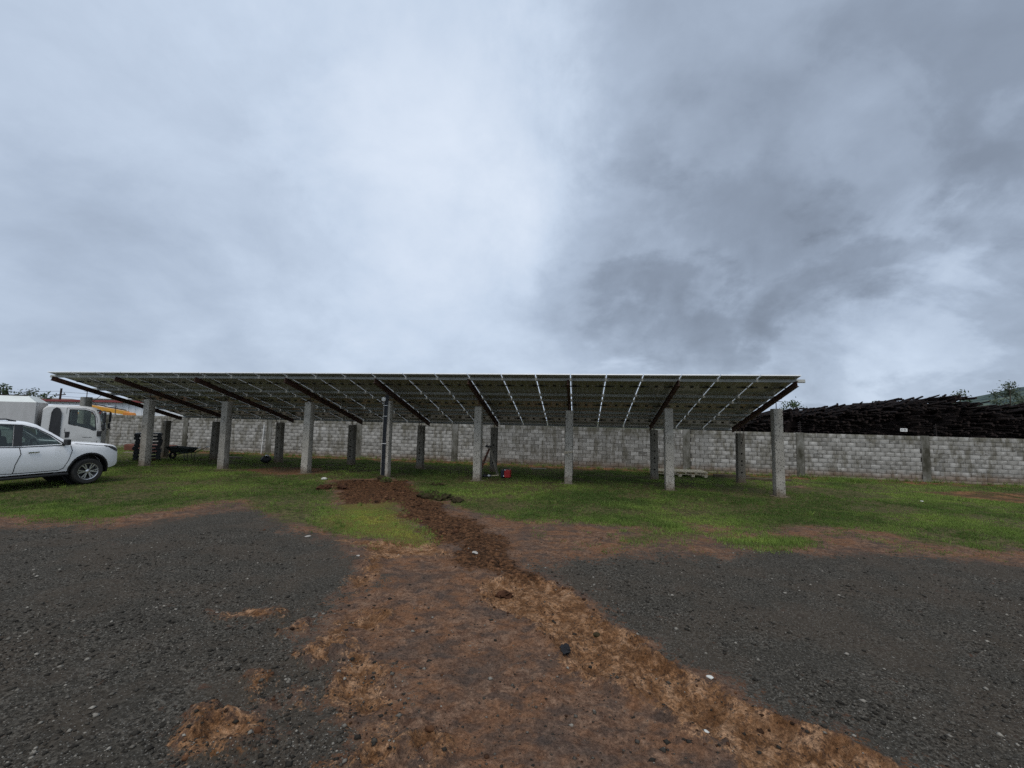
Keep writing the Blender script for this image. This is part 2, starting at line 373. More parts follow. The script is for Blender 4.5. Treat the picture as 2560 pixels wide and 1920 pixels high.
    MT['yellow'] = simple('yellow machine paint', (.62, .30, .025), .5, 0, .2, 1.5)
    MT['orange'] = simple('orange machine paint', (.55, .20, .03), .5, 0, .2, 1.5)
    MT['roofwhite'] = simple('white sheet metal', (.72, .74, .77), .45, 0, .08, .4)
    MT['roofred'] = simple('red fascia', (.20, .035, .035), .6, 0, .2, .6)
    MT['houswall'] = simple('pale plaster', (.42, .39, .35), .9, 0, .2, .5)
    MT['tile'] = simple('brown roof', (.20, .16, .13), .9, 0, .3, .8)
    MT['winglass'] = simple('dark window', (.03, .035, .04), .2, 0, .3, 1)
    MT['pole'] = simple('creosoted pole', (.03, .022, .02), .9, 0, .3, 3)
    MT['hill'] = None
    M = Mat('hillside'); n = M.noise(.022, 7, .65); M.set(color=M.ramp(n, (.42, (.038, .055, .060)), (.5, (.068, .098, .088)), (.58, (.11, .135, .105))), rough=1.0, spec=.05); MT['hill'] = M.m  # distance haze is painted into this muted blue-green base colour
    MT['stone'] = simple('pale stone', (.34, .32, .29), .9, 0, .25, 14, .4, .2)
    MT['soil'] = simple('dark red soil', (.055, .026, .015), .98, 0, .5, 12, .8, .1)
    MT['tar'] = simple('black tar lump', (.018, .018, .020), .8, 0, .4, 30, .8, .2)
    MT['turf'] = simple('turf soil', (.04, .032, .017), .98, 0, .5, 14, .8, .1)
    MT['litter'] = simple('white litter', (.55, .55, .51), .6, 0, .1, 20)
make_materials()

# ------------------------------------------------------------------ ground
def G(x, y): return -0.00607 * x - 0.00861 * y
GRASS = [(-60, 9.6), (-11.15, 9.13), (-9.87, 9.02), (-8.99, 8.99), (-8.2, 9.49), (-7.91, 10.4), (-7.67, 11.16), (-6.92, 11.47), (-5.77, 10.4), (-4.42, 9.13), (-3.67, 8.74), (-3.39, 8.84), (-3.5, 9.2), (-4.1, 10.62), (-5.39, 13.27), (-6.15, 14.63), (-6.4, 15.6), (-4.51, 16.5), (-3.55, 15.7), (-2.92, 13.67), (-1.87, 12.97), (-1.42, 11.58), (-0.46, 10.64), (0.21, 10.1), (1.03, 9.83), (2.27, 9.78), (3.22, 9.54), (3.55, 8.99), (4.49, 9.28), (5.11, 9.34), (6.46, 9.89), (7.31, 10.2), (8.01, 10.14), (8.46, 9.68), (8.46, 8.94), (9.04, 8.6), (9.92, 8.49), (12, 8.1), (60, 5), (60, 60), (-60, 60)]
GRAV_L = [(-60, 7), (-9.85, 8.09), (-8.47, 8.23), (-7.5, 8.41), (-6.96, 9.18), (-6.66, 10.02), (-5.77, 10.13), (-4.06, 8.41), (-3.18, 8.0), (-2.82, 7.59), (-2.43, 6.87), (-2.02, 6.28), (-1.97, 5.77), (-1.98, 5.34), (-1.93, 4.97), (-1.72, 4.56), (-1.78, 4.29), (-1.37, 3.99), (-1.16, 3.73), (-1.15, 3.5), (-0.96, 3.25), (-0.92, 3.04), (-0.71, 2.75), (-.5, -6), (-60, -6)]
GRAV_R = [(0.25, 6.75), (0.45, 7.06), (1.15, 7.28), (2.37, 7.51), (3.64, 7.54), (4.6, 7.97), (5.79, 7.88), (6.73, 8.01), (7.36, 7.79), (7.96, 7.59), (8.69, 7.34), (9.06, 7.21), (60, 3), (60, -6), (4.0, -6), (2.6, 2.85), (2.52, 3.15), (2.36, 3.28), (2.07, 3.41), (1.84, 3.56), (1.81, 3.79), (1.66, 3.99), (1.46, 4.12), (1.33, 4.31), (1.39, 4.58), (1.2, 4.76), (1.02, 5.08), (0.98, 5.45), (0.74, 6.04), (0.42, 6.46)]
TRENCH = [(-6.46, 15.15), (-5.82, 15.9), (-3.7, 15.9), (-2.96, 13.85), (-1.89, 11.84), (-1.27, 10.43), (-0.82, 9.75), (-0.37, 8.78), (0.01, 7.85), (0.23, 6.97), (0.45, 6.37), (0.08, 6.25), (-0.39, 6.5), (-0.79, 7.0), (-0.93, 7.76), (-1.45, 8.16), (-1.99, 8.99), (-2.6, 10.27), (-3.16, 11.67), (-4.32, 11.18), (-5.13, 12.88)]
YELLOW = [(-4.32, 11.18), (-3.16, 11.67), (-2.6, 10.27), (-1.99, 8.99), (-1.58, 8.15), (-2.04, 8.11), (-3.04, 8.51), (-3.6, 9.02), (-3.89, 10.11)]
STRIPE = [(-0.34, 6.22), (0.44, 6.35), (0.76, 5.99), (0.98, 5.41), (1.02, 5.08), (1.22, 4.73), (1.39, 4.55), (1.33, 4.31), (1.51, 4.12), (1.66, 3.95), (1.81, 3.79), (1.84, 3.56), (2.08, 3.36), (2.43, 3.13), (2.64, 2.85), (3.4, 2.0), (2.2, 2.0), (1.56, 2.82), (1.5, 3.16), (1.3, 3.38), (1.14, 3.65), (0.92, 3.82), (0.71, 3.91), (0.61, 4.08), (0.46, 4.23), (0.5, 4.44), (0.32, 4.87), (0.13, 5.09), (-0.15, 5.32), (-0.31, 5.73)]
STRIPE_L = [(-3.18, 8.0), (-1.7, 8.14), (-0.87, 7.63), (-0.9, 7.23), (-1.7, 7.0), (-2.0, 6.3), (-1.75, 5.4), (-1.5, 4.6), (-1.1, 3.9), (-.8, 3.3), (-.5, 2.6), (-.3, 1.5), (-1.0, 1.5), (-1.0, 2.7), (-1.1, 3.2), (-1.3, 3.7), (-1.5, 4.1), (-1.9, 4.6), (-2.05, 5.3), (-2.1, 6.1), (-2.26, 7.0), (-2.7, 7.6)]
BALD = [[(-11.16, 17.74), (-10.3, 19.27), (-8.14, 19.02), (-7.23, 17.8), (-7.85, 16.72), (-9.5, 16.51)], [(4.14, 10.08), (4.81, 9.93), (5.35, 9.77), (4.49, 9.28), (3.88, 9.22)], [(6.46, 9.89), (7.27, 10.15), (7.98, 9.96), (8.33, 9.59), (7.22, 9.03), (6.31, 9.08)], [(10.3, 16.6), (11.4, 16.7), (11.6, 17.3), (10.4, 17.3)]]
TUFT = [[(4.3, 8.89), (5.14, 9.04), (5.85, 8.69), (5.76, 8.3), (4.94, 8.11), (4.27, 8.29)], [(2.58, 9.08), (3.63, 9.59), (3.52, 8.81), (2.81, 8.34), (2.42, 8.37)]]
PATCH = [(-1.93, 3.13, 0.25, 0.17), (-1.68, 4.36, 0.17, 0.15), (-2.15, 4.63, 0.09, 0.09), (-1.71, 4.13, 0.1, 0.1), (-2.78, 4.92, 0.2, 0.08), (-2.01, 3.7, 0.09, 0.07), (-1.6, 3.48, 0.1, 0.06), (-1.25, 3.67, 0.13, 0.13), (-1.29, 4.0, 0.1, 0.1), (-1.49, 4.88, 0.2, 0.21), (-0.81, 3.3, 0.13, 0.1), (-1.08, 3.29, 0.07, 0.06), (-0.6, 3.09, 0.19, 0.11), (-0.81, 2.96, 0.12, 0.06)]
FAR_ORANGE = [(15.2, 16.4), (18.08, 17.1), (22, 16.2), (30, 14), (30, 12.4), (19.5, 13.2), (17.47, 13.76), (16.71, 14.21), (15.99, 14.96)]
WALL_A, WALL_B = 23.26, -0.1757
def wall_y(x): return WALL_A + WALL_B * x
def sstep(a, w): return np.clip(.5 + a / w, 0, 1)
def masks(x, y):
    n1 = fbm(x, y, 1.3, 5, 1); n2 = fbm(x, y, 6.0, 4, 2); wob = n1 * .35 + n2 * .16
    gr = psd(x, y, GRASS) + wob * 1.1
    for b in BALD: gr = np.minimum(gr, -psd(x, y, b) + wob * .9)
    for b in TUFT: gr = np.maximum(gr, psd(x, y, b) + wob * .8)
    gr = np.maximum(gr, psd(x, y, YELLOW) + wob * .7 + .1)
    wl = (WALL_A + WALL_B * x) - y                      # strip of bare red soil along the wall
    strip = 1.25 + n1 * .9 + .5 * fbm(x, y, .35, 2, 9)
    gr = np.minimum(gr, wl - strip)
    gr = np.minimum(gr, -psd(x, y, FAR_ORANGE) + wob * .5)
    tr = psd(x, y, TRENCH) + wob * .9
    gr = np.minimum(gr, -tr + .05)
    grass = sstep(gr, .8)
    gv = np.maximum(psd(x, y, GRAV_L), psd(x, y, GRAV_R)) + wob * .8
    gravel = sstep(gv, .9)
    org = np.maximum(psd(x, y, STRIPE) + n2 * .12, psd(x, y, STRIPE_L) * .8 - .12 + wob * .7)
    for (cx, cy, rx, ry) in PATCH:
        org = np.maximum(org, (1 - np.sqrt(((x - cx) / rx) ** 2 + ((y - cy) / ry) ** 2)) * min(rx, ry) * .9 - .02 + n2 * .16)
    orange = sstep(org + .02, .40)
    far = np.maximum(sstep(strip - wl + .25, .7), sstep(psd(x, y, FAR_ORANGE) + wob * .5, .5))
    far = np.maximum(far, sstep(psd(x, y, BALD[0]) + wob * .6, .5) * .7)
    yel = sstep(psd(x, y, YELLOW) + wob * .9 + .1, .6)
    return dict(grass=grass, gravel=gravel * (1 - orange), orange=orange, trench=sstep(tr - .06, .45), yellow=yel, far=far, org=org, tr=tr)
def relief(x, y, m):
    near = np.clip(1.6 - y / 9.0, .15, 1)
    r = fbm(x, y, .5, 3, 21) * .03
    r += m['gravel'] * (fbm(x, y, 7, 4, 22, .6) * .012 + fbm(x, y, 34, 2, 23) * .008) * near
    dirt = (1 - m['gravel']) * (1 - m['grass'])
    r += dirt * (fbm(x, y, 3.2, 5, 24, .62) * .045 + fbm(x, y, 22, 3, 28, .6) * .013) * near
    pp = x * .85 + y * .52; r += dirt * (y < 7.5) * np.sin(pp * 2 * math.pi / .30 + 2.5 * fbm(x, y, 1.2, 3, 51)) * .012 * np.clip(fbm(x, y, .9, 2, 52) * 3 + .3, 0, 1)
    # tyre track pressed into the clay, pushed-up rim, lug marks
    o = m['org']; r += np.where(o > 0, -.05 * np.clip(o / .18, 0, 1), 0) + .055 * np.exp(-((o + .01) / .07) ** 2) * (y < 7) * np.clip(.6 + fbm(x, y, 2.4, 3, 53) * 2, 0, 1.5)
    r += m['orange'] * (y < 7) * (fbm(x, y, 3.4, 5, 50, .62) * .07)
    u = x * .52 - y * .85; lug = np.sin(u * 2 * math.pi / .075 + 2.2 * fbm(x, y, 2.2, 3, 25)); r += m['orange'] * np.clip(fbm(x, y, 1.7, 2, 26) * 3, 0, 1) * lug * .008 * (y < 6.5)
    t = np.clip(m['tr'] / .45, 0, 1); r += t ** .6 * (.02 + fbm(x, y, 4, 5, 27, .65) * .06)
    r += m['grass'] * fbm(x, y, 2.5, 3, 29) * .015
    return r
def build_ground():
    ny, nx = 540, 760
    ys = 1.0 * (27.0 / 1.0) ** (np.arange(ny) / (ny - 1)); t = np.linspace(-1, 1, nx)
    X = t[None, :] * (ys[:, None] * 1.28 + 3.0); Y = np.repeat(ys[:, None], nx, 1)
    x = X.ravel(); y = Y.ravel(); m = masks(x, y); z = G(x, y) + relief(x, y, m)
    v = np.stack([x, y, z], 1).astype(np.float32)
    idx = np.arange(ny * nx).reshape(ny, nx); q = np.stack([idx[:-1, :-1], idx[:-1, 1:], idx[1:, 1:], idx[1:, :-1]], -1).reshape(-1, 4)
    me = bpy.data.meshes.new('ground'); me.vertices.add(len(v)); me.vertices.foreach_set('co', v.ravel())
    me.loops.add(q.size); me.loops.foreach_set('vertex_index', q.ravel().astype(np.int32))
    me.polygons.add(len(q)); me.polygons.foreach_set('loop_start', np.arange(0, q.size, 4, dtype=np.int32))
    me.polygons.foreach_set('use_smooth', np.ones(len(q), bool)); me.update(calc_edges=True)
    one = np.ones_like(x)
    for nm, ch in (('m1', ('gravel', 'orange', 'trench')), ('m2', ('grass', 'yellow', 'far'))):
        a = me.color_attributes.new(nm, 'FLOAT_COLOR', 'POINT'); a.data.foreach_set('color', np.stack([m[c] for c in ch] + [one], 1).astype(np.float32).ravel())
    M = Mat('yard ground'); a = M.sep(M.attr('m1')); b = M.sep(M.attr('m2'))
    grav, org, tr = a[0], a[1], a[2]; grs, yel, far = b[0], b[1], b[2]
    big = M.noise(.9, 5, .6); mid = M.noise(5, 6, .65); fine = M.noise(38, 5, .7); vf = M.noise(140, 3, .7); str_ = M.noise(4.0, 5, .6, M.scaled(M.P(), (1, 1.7, 1)))
    G4 = lambda n, k=4.0: M.math('MULTIPLY', M.math('SUBTRACT', n, .5), k)
    low = M.noise(2.2, 5, .65); mott = M.noise(12, 6, .7); edge = M.math('ADD', G4(low, 1.5), M.math('ADD', G4(mott, 2.2), G4(fine, 1.6)))
    def grit(col, amt=.6):                               # fine albedo contrast of soil crumbs
        return M.mix(amt, col, M.ramp(M.math('ADD', M.math('MULTIPLY', fine, .6), M.math('MULTIPLY', vf, .4)), (.40, .14), (.5, .47), (.60, .86)), 'OVERLAY')
    dirt = M.ramp(mott, (.38, (.092, .051, .033)), (.50, (.150, .087, .056)), (.62, (.210, .130, .086)))
    dirt = M.mix(M.ramp(low, (.46, 0), (.57, .55)), dirt, (.185, .088, .043))
    dirt = M.mix(M.ramp(str_, (.49, 0), (.60, .6)), dirt, (.060, .047, .040))
    dirt = M.mix(M.ramp(big, (.50, 0), (.60, .5)), dirt, (.060, .050, .044))
    gc = M.ramp(fine, (.40, (.019, .0168, .0135)), (.50, (.051, .0455, .037)), (.60, (.112, .101, .084)))
    gc = M.mix(M.ramp(low, (.42, .0), (.60, .55)), gc, (.042, .038, .031))
    gc = M.mix(M.ramp(big, (.45, .0), (.58, .45)), gc, (.070, .054, .040))
    vz = M.N.new('ShaderNodeTexVoronoi'); vz.inputs['Scale'].default_value = 62; M.L.new(M.P(), vz.inputs['Vector'])
    pick = M.sep(vz.outputs['Color']); grain = M.math('MULTIPLY', M.ramp(vz.outputs['Distance'], (.24, 1), (.38, 0)), M.ramp(pick[0], (.66, 0), (.72, 1)))
    gc = M.mix(grain, gc, M.ramp(pick[1], (0, (.07, .068, .06)), (1, (.24, .23, .205))))
    gm = M.ramp(M.math('ADD', grav, edge), (.42, 0), (.58, 1))
    c = M.mix(gm, grit(dirt), gc)
    oc = M.ramp(M.noise(7, 6, .72), (.40, (.11, .052, .022)), (.50, (.225, .118, .058)), (.60, (.32, .19, .11)))
    oc = M.mix(M.ramp(M.noise(26, 5, .75), (.52, 0), (.60, .85)), oc, (.055, .034, .024))
    oc = M.mix(M.ramp(M.noise(2.6, 5, .65), (.50, 0), (.57, .6)), oc, (.105, .050, .022))
    om = M.ramp(M.math('ADD', org, M.math('MULTIPLY', edge, .55)), (.42, 0), (.60, .95))
    c = M.mix(om, c, grit(oc, .7))
    tc = M.ramp(M.noise(14, 6, .72), (.40, (.024, .013, .007)), (.50, (.068, .033, .016)), (.60, (.135, .066, .032)))
    c = M.mix(M.ramp(M.math('ADD', tr, M.math('MULTIPLY', edge, .7)), (.40, 0), (.60, 1)), c, grit(tc))
    fc = M.ramp(mott, (.40, (.085, .042, .020)), (.60, (.25, .13, .060)))
    fc = M.mix(M.ramp(M.noise(1.1, 4, .6), (.46, 0), (.56, .75)), fc, (.050, .040, .02))
    c = M.mix(M.math('MULTIPLY', far, .95), c, grit(fc, .6))
    gg = M.ramp(mott, (.40, (.030, .036, .012)), (.50, (.066, .068, .024)), (.60, (.12, .10, .046)))
    gg = M.mix(M.math('MULTIPLY', yel, .8), gg, (.13, .105, .026))
    c = M.mix(M.ramp(M.math('ADD', grs, M.math('MULTIPLY', edge, .5)), (.38, 0), (.62, .9)), c, gg)
    M.set(color=c, rough=.95, spec=.10)
    hb = M.math('ADD', M.math('MULTIPLY', fine, .8), M.math('ADD', M.math('MULTIPLY', vf, .35), M.math('MULTIPLY', grain, .25)))
    M.bump(hb, .85, .022)
    o = link('ground', me, None, M.m); tag(o, kind='structure')
    # the land beyond: one big sheet a little lower, out to the horizon
    mb = MB(); s = [-3500, -800, -200, -60, -20, 20, 60, 200, 800, 3500]
    mb.v = [(a_, b_, G(max(-40, min(40, a_)), max(0, min(40, b_))) - .12 - (0 if abs(a_) < 100 and abs(b_) < 100 else .6)) for b_ in s for a_ in s]
    mb.f = [(j * 10 + i, j * 10 + i + 1, j * 10 + i + 11, j * 10 + i + 10) for j in range(9) for i in range(9)]
    g2 = mb.build('surrounding_land', simple('surrounding field', (.06, .07, .03), .95, 0, .4, .2, 0, .2)); tag(g2, kind='structure')
build_ground()

def np_mesh(name, v, tri, mat, tint=None, smooth=False):
    me = bpy.data.meshes.new(name); me.vertices.add(len(v)); me.vertices.foreach_set('co', np.asarray(v, np.float32).ravel())
    me.loops.add(tri.size); me.loops.foreach_set('vertex_index', tri.ravel().astype(np.int32))
    me.polygons.add(len(tri)); me.polygons.foreach_set('loop_start', np.arange(0, tri.size, tri.shape[1], dtype=np.int32))
    if smooth: me.polygons.foreach_set('use_smooth', np.ones(len(tri), bool))
    me.update(calc_edges=True)
    if tint is not None:
        a = me.attributes.new('tint', 'FLOAT', 'POINT'); a.data.foreach_set('value', np.asarray(tint, np.float32))
    me.materials.append(mat); return me

def blades(x, y, z, h, spread, nb, tint, wid):
    n = len(x); k = n * nb
    bx = np.repeat(x, nb) + RNG.normal(0, 1, k) * np.repeat(spread, nb); by = np.repeat(y, nb) + RNG.normal(0, 1, k) * np.repeat(spread, nb); bz = np.repeat(z, nb)
    hh = np.repeat(h, nb) * RNG.uniform(.5, 1.25, k); a = RNG.uniform(0, 2 * math.pi, k); w = np.repeat(wid, nb) * RNG.uniform(.6, 1.3, k)
    ln = RNG.uniform(.3, 1.1, k) * hh; la = RNG.uniform(0, 2 * math.pi, k)
    v = np.empty((k, 3, 3)); v[:, 0] = np.stack([bx - np.cos(a) * w, by - np.sin(a) * w, bz - .01], 1); v[:, 1] = np.stack([bx + np.cos(a) * w, by + np.sin(a) * w, bz - .01], 1)
    v[:, 2] = np.stack([bx + np.cos(la) * ln, by + np.sin(la) * ln, bz + hh], 1)
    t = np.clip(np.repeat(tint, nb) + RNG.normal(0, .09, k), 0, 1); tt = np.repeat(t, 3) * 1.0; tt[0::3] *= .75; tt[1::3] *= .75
    return v.reshape(-1, 3), np.arange(k * 3).reshape(-1, 3), tt
def build_grass():
    n = 620000
    # candidate spots, thinner with distance
    u = RNG.random(n); y = 7.0 * (27.5 / 7.0) ** u; x = RNG.uniform(-1, 1, n) * (y * 1.28 + 2.0)
    m = masks(x, y); pr = np.clip(m['grass'] * 1.15 - .12, 0, 1)
    thin = np.clip(.62 + fbm(x, y, .8, 5, 31, .6) * 2.0, .08, 1)
    wl = wall_y(x) - y
    keep = (RNG.random(n) < pr * thin * .48) & (wl > .15)
    # stray tufts on the bare dirt next to the turf
    stray = (RNG.random(n) < .06 * np.clip(fbm(x, y, 1.6, 3, 33) * 3, 0, 1) * (m['gravel'] < .3) * (y > 7.5) * (m['trench'] < .3)) & (wl > .1)
    keep |= stray
    x, y = x[keep], y[keep]; m = {k: a[keep] for k, a in m.items()}
    z = G(x, y) + relief(x, y, m)
    pt = fbm(x, y, .45, 4, 35); tint = np.clip(.36 + pt * .75 + fbm(x, y, 3, 3, 36) * .30, .02, .66) + m['yellow'] * .32
    hgt = (.028 + .026 * np.clip(fbm(x, y, .7, 3, 37) + .5, 0, 1.4)) * np.where(m['yellow'] > .5, .6, 1.0)
    for b in TUFT: hgt = np.where(psd(x, y, b) > -.3, hgt * 1.7, hgt)
    wl = wall_y(x) - y; hgt = np.where((wl < 2.2), hgt * 1.35, hgt)
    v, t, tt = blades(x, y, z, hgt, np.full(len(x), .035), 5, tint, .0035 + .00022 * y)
    # taller weeds along the wall, round the posts and here and there on the turf
    wx, wy, wh = [], [], []
    for k in range(900):
        if k < 420: a = RNG.uniform(-26, 24); b = wall_y(a) - abs(RNG.normal(0, .5)) - .1; hh = RNG.uniform(.06, .22)
        elif k < 520: a = 14.9 + RNG.normal(0, .5); b = wall_y(a) - 1.5 + RNG.normal(0, .25); hh = RNG.uniform(.12, .26)
        else: b = RNG.uniform(8.5, 21); a = RNG.uniform(-1, 1) * b * 1.2; hh = RNG.uniform(.07, .12)
        wx.append(a); wy.append(b); wh.append(hh)
    wx, wy, wh = map(np.array, (wx, wy, wh)); mm = masks(wx, wy); ok = (mm['gravel'] < .2) & (mm['trench'] < .2) & ((mm['grass'] > .5) | (wall_y(wx) - wy < 2)); wx, wy, wh = wx[ok], wy[ok], wh[ok]
    v2, t2, tt2 = blades(wx, wy, G(wx, wy), wh, wh * .35, 22, RNG.uniform(.15, .6, len(wx)), np.full(len(wx), .007))
    t = np.concatenate([t, t2 + len(v)]); v = np.concatenate([v, v2]); tt = np.concatenate([tt, tt2])
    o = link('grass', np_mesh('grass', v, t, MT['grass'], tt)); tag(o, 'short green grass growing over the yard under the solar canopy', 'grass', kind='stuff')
build_grass()

OCT = np.array([(1, 0, 0), (-1, 0, 0), (0, 1, 0), (0, -1, 0), (0, 0, 1), (0, 0, -.6)], float)
OCTF = np.array([(0, 2, 4), (2, 1, 4), (1, 3, 4), (3, 0, 4), (2, 0, 5), (1, 2, 5), (3, 1, 5), (0, 3, 5)])
bm_ = bmesh.new(); bmesh.ops.create_icosphere(bm_, subdivisions=1, radius=1.0); ICO = np.array([v.co[:] for v in bm_.verts]); ICOF = np.array([[v.index for v in f.verts] for f in bm_.faces]); bm_.free()
def lumps(x, y, z, r, flat, jit, base, faces):
    n = len(x); k = len(base); v = base[None] * (1 + RNG.uniform(-jit, jit, (n, k, 3)))
    sx = RNG.uniform(.65, 1.35, (n, 1)); v = v * np.stack([np.repeat(sx, k, 1), np.ones((n, k)), np.ones((n, k)) * flat], 2) * r[:, None, None]
    a = RNG.uniform(0, 2 * math.pi, n); ca, sa = np.cos(a)[:, None], np.sin(a)[:, None]
    vx = v[..., 0] * ca - v[..., 1] * sa; vy = v[..., 0] * sa + v[..., 1] * ca
    v = np.stack([vx + x[:, None], vy + y[:, None], v[..., 2] + (z + r * flat * .25)[:, None]], 2).reshape(-1, 3)
    f = (faces[None] + (np.arange(n) * k)[:, None, None]).reshape(-1, 3); return v, f
def build_gravel():
    n = 260000; u = RNG.random(n); y = 1.4 * (8.6 / 1.4) ** u; x = RNG.uniform(-1, 1, n) * (y * 1.28 + 2.0)
    m = masks(x, y); cl = np.clip(.55 + fbm(x, y, 1.1, 4, 41) * 1.2, .08, 1)
    keep = RNG.random(n) < (m['gravel'] * cl * .55 + (1 - m['gravel']) * (1 - m['grass']) * .05)
    x, y = x[keep], y[keep]; m = {k: a[keep] for k, a in m.items()}; z = G(x, y) + relief(x, y, m)
    r = np.minimum(.0050 * (1 - RNG.random(len(x))) ** -.40, .026)
    v, f = lumps(x, y, z, r, .55, .3, OCT, OCTF); tint = np.repeat(RNG.random(len(x)) ** 3.2, 6)
    M = Mat('gravel stones'); t = M.attr('tint', 'Fac'); M.set(color=M.ramp(t, (0.0, (.024, .0215, .018)), (.5, (.088, .080, .067)), (1.0, (.27, .25, .215))), rough=.9, spec=.12)
    o = link('gravel', np_mesh('gravel', v, f, M.m, tint)); tag(o, 'loose grey gravel stones scattered over the dark yard', 'gravel', kind='stuff')
    # clods of soil on the trench fill and the churned mud
    n = 26000; y = RNG.uniform(2.2, 16, n); x = RNG.uniform(-6.5, 3.2, n); m = masks(x, y)
    keep = RNG.random(n) < (m['trench'] * .55 + (m['org'] > -.08) * (m['org'] < .05) * (y < 7) * .5 + (1 - m['gravel']) * (1 - m['grass']) * .05)
    x, y = x[keep], y[keep]; m = {k: a[keep] for k, a in m.items()}; z = G(x, y) + relief(x, y, m)
    r = np.minimum(.008 * (1 - RNG.random(len(x))) ** -.47, .055) * np.where(m['trench'] > .4, 1.0, .55)
    v, f = lumps(x, y, z, r, .7, .3, ICO, ICOF); tint = np.repeat(RNG.random(len(x)), 12)
    M = Mat('soil clods'); t = M.attr('tint', 'Fac'); M.set(color=M.ramp(t, (0.0, (.024, .014, .009)), (.6, (.07, .034, .019)), (1.0, (.15, .075, .04))), rough=.98, spec=.1); M.bump(M.noise(70, 3), .7, .01)
    o = link('soil_clods', np_mesh('soil_clods', v, f, M.m, tint)); tag(o, 'crumbled red soil clods on the filled trench and tyre track', 'soil', kind='stuff')
build_gravel()

# ------------------------------------------------------------------ block wall
WANG = math.atan(WALL_B); WC, WS = math.cos(WANG), math.sin(WANG)
def wall_pt(s, off=0.0): return Vector((s * WC - off * WS, WALL_A + s * WS + off * WC, 0))      # s along the wall, off away from the camera
def build_wall():
    root = empty('block_wall', (0, WALL_A, 0), WANG, 'long grey concrete block boundary wall behind the solar canopy', 'wall')
    CH, BL, NC = .197, .405, 11; Z0 = -.10
    def base_z(s): p = wall_pt(s); return G(p.x, p.y)
    piers = [-34.9, -29.1, -26.4 + .1, -20.5, -14.7, -8.85, -3.1, 3.05, 8.95, 14.15, 19.4, 25.2]
    piers = [-38, -32.2, -26.35, -20.5, -14.65, -8.85, -3.13, 3.05, 8.95, 14.13, 19.37, 25.2, 31.0]
    mb = MB(); S0, S1 = -38.0, 31.0
    for a, b in zip(piers[:-1], piers[1:]):
        za, zb = base_z(a), base_z(b)
        mb.add([(a, .012, za - .3), (b, .012, zb - .3), (b, .18, zb - .3), (a, .18, za - .3), (a, .012, za + Z0 + NC * CH - .012), (b, .012, zb + Z0 + NC * CH - .012), (b, .18, zb + Z0 + NC * CH - .012), (a, .18, za + Z0 + NC * CH - .012)],
               [(3, 2, 1, 0), (4, 5, 6, 7), (0, 1, 5, 4), (1, 2, 6, 5), (2, 3, 7, 6), (3, 0, 4, 7)])
    mb.build('mortar_core', MT['mortar'], root)
    # block meshes shared between alike pieces: a few lengths and shades
    shades = 9; var = {}
    def block_mesh(L, sh):
        key = (round(L, 2), sh)
        if key not in var:
            b = MB(); b.box((0, 0, 0), (L - .019, .19, CH - .012)); me = b.mesh('block', bevel=.006)
            a = me.attributes.new('tint', 'FLOAT', 'POINT'); a.data.foreach_set('value', [(sh + .5) / shades] * len(me.vertices)); me.materials.append(MT['block']); var[key] = me
        return var[key]
    items = []
    for a, b in zip(piers[:-1], piers[1:]):
        a2, b2 = a + .17, b - .17; jog = random.random() * .4
        for c in range(NC):
            s = a2 - ((c % 2) * BL / 2 + (jog if c % 3 == 0 else jog * .9))
            while s < b2 - .04:
                e = min(s + BL, b2); st = max(s, a2)
                if e - st > .07:
                    mid = (st + e) / 2; sh = int(np.clip(random.gauss(.55, .15) * shades, 0, shades - 1))
                    items.append((mid, c, e - st, sh, base_z(mid) + Z0 + (c + .5) * CH + random.uniform(-.003, .003), .092 + random.uniform(-.004, .006) - .0))
                s += BL
    def dist(it):
        p = wall_pt(it[0]); return p.length if it[2] > .3 else 1e3
    items.sort(key=dist)
    # of the ones in the picture the nearest 300 stand alone
    vis = [it for it in items if -27 < it[0] < 24.5]; rest = [it for it in items if not (-27 < it[0] < 24.5)] + vis[300:]
    for it in vis[:300]:
        L = round(it[2] / .05) * .05 if it[2] < .4 else BL
        o = link('block', block_mesh(L, it[3]), root); o.location = (it[0], it[5], it[4]); o.rotation_euler = (0, random.uniform(-.004, .004), 0)
    vs, fs, tt = [], [], []
    q = np.array([(-1, -1, -1), (1, -1, -1), (1, 1, -1), (-1, 1, -1), (-1, -1, 1), (1, -1, 1), (1, 1, 1), (-1, 1, 1)]) * .5; F = np.array([(4, 5, 6, 7), (0, 1, 5, 4), (1, 2, 6, 5), (3, 0, 4, 7)])
    for k, it in enumerate(rest):
        vs.append(q * np.array([it[2] - .019, .19, CH - .012]) + np.array([it[0], it[5], it[4]])); fs.append(F + 8 * k); tt += [(it[3] + .5) / shades] * 8
    o = link('further_blocks', np_mesh('further_blocks', np.concatenate(vs), np.concatenate(fs), MT['block'], tt), root); tag(o, kind='stuff')
    for s in piers:
        z = base_z(s); b = MB(); b.box((s, .09, z + (NC * CH + Z0) / 2 - .1), (.335, .21, NC * CH + Z0 + .23)); b.build('pier', MT['pier'], root, bevel=.012)
    return piers
PIERS = build_wall()

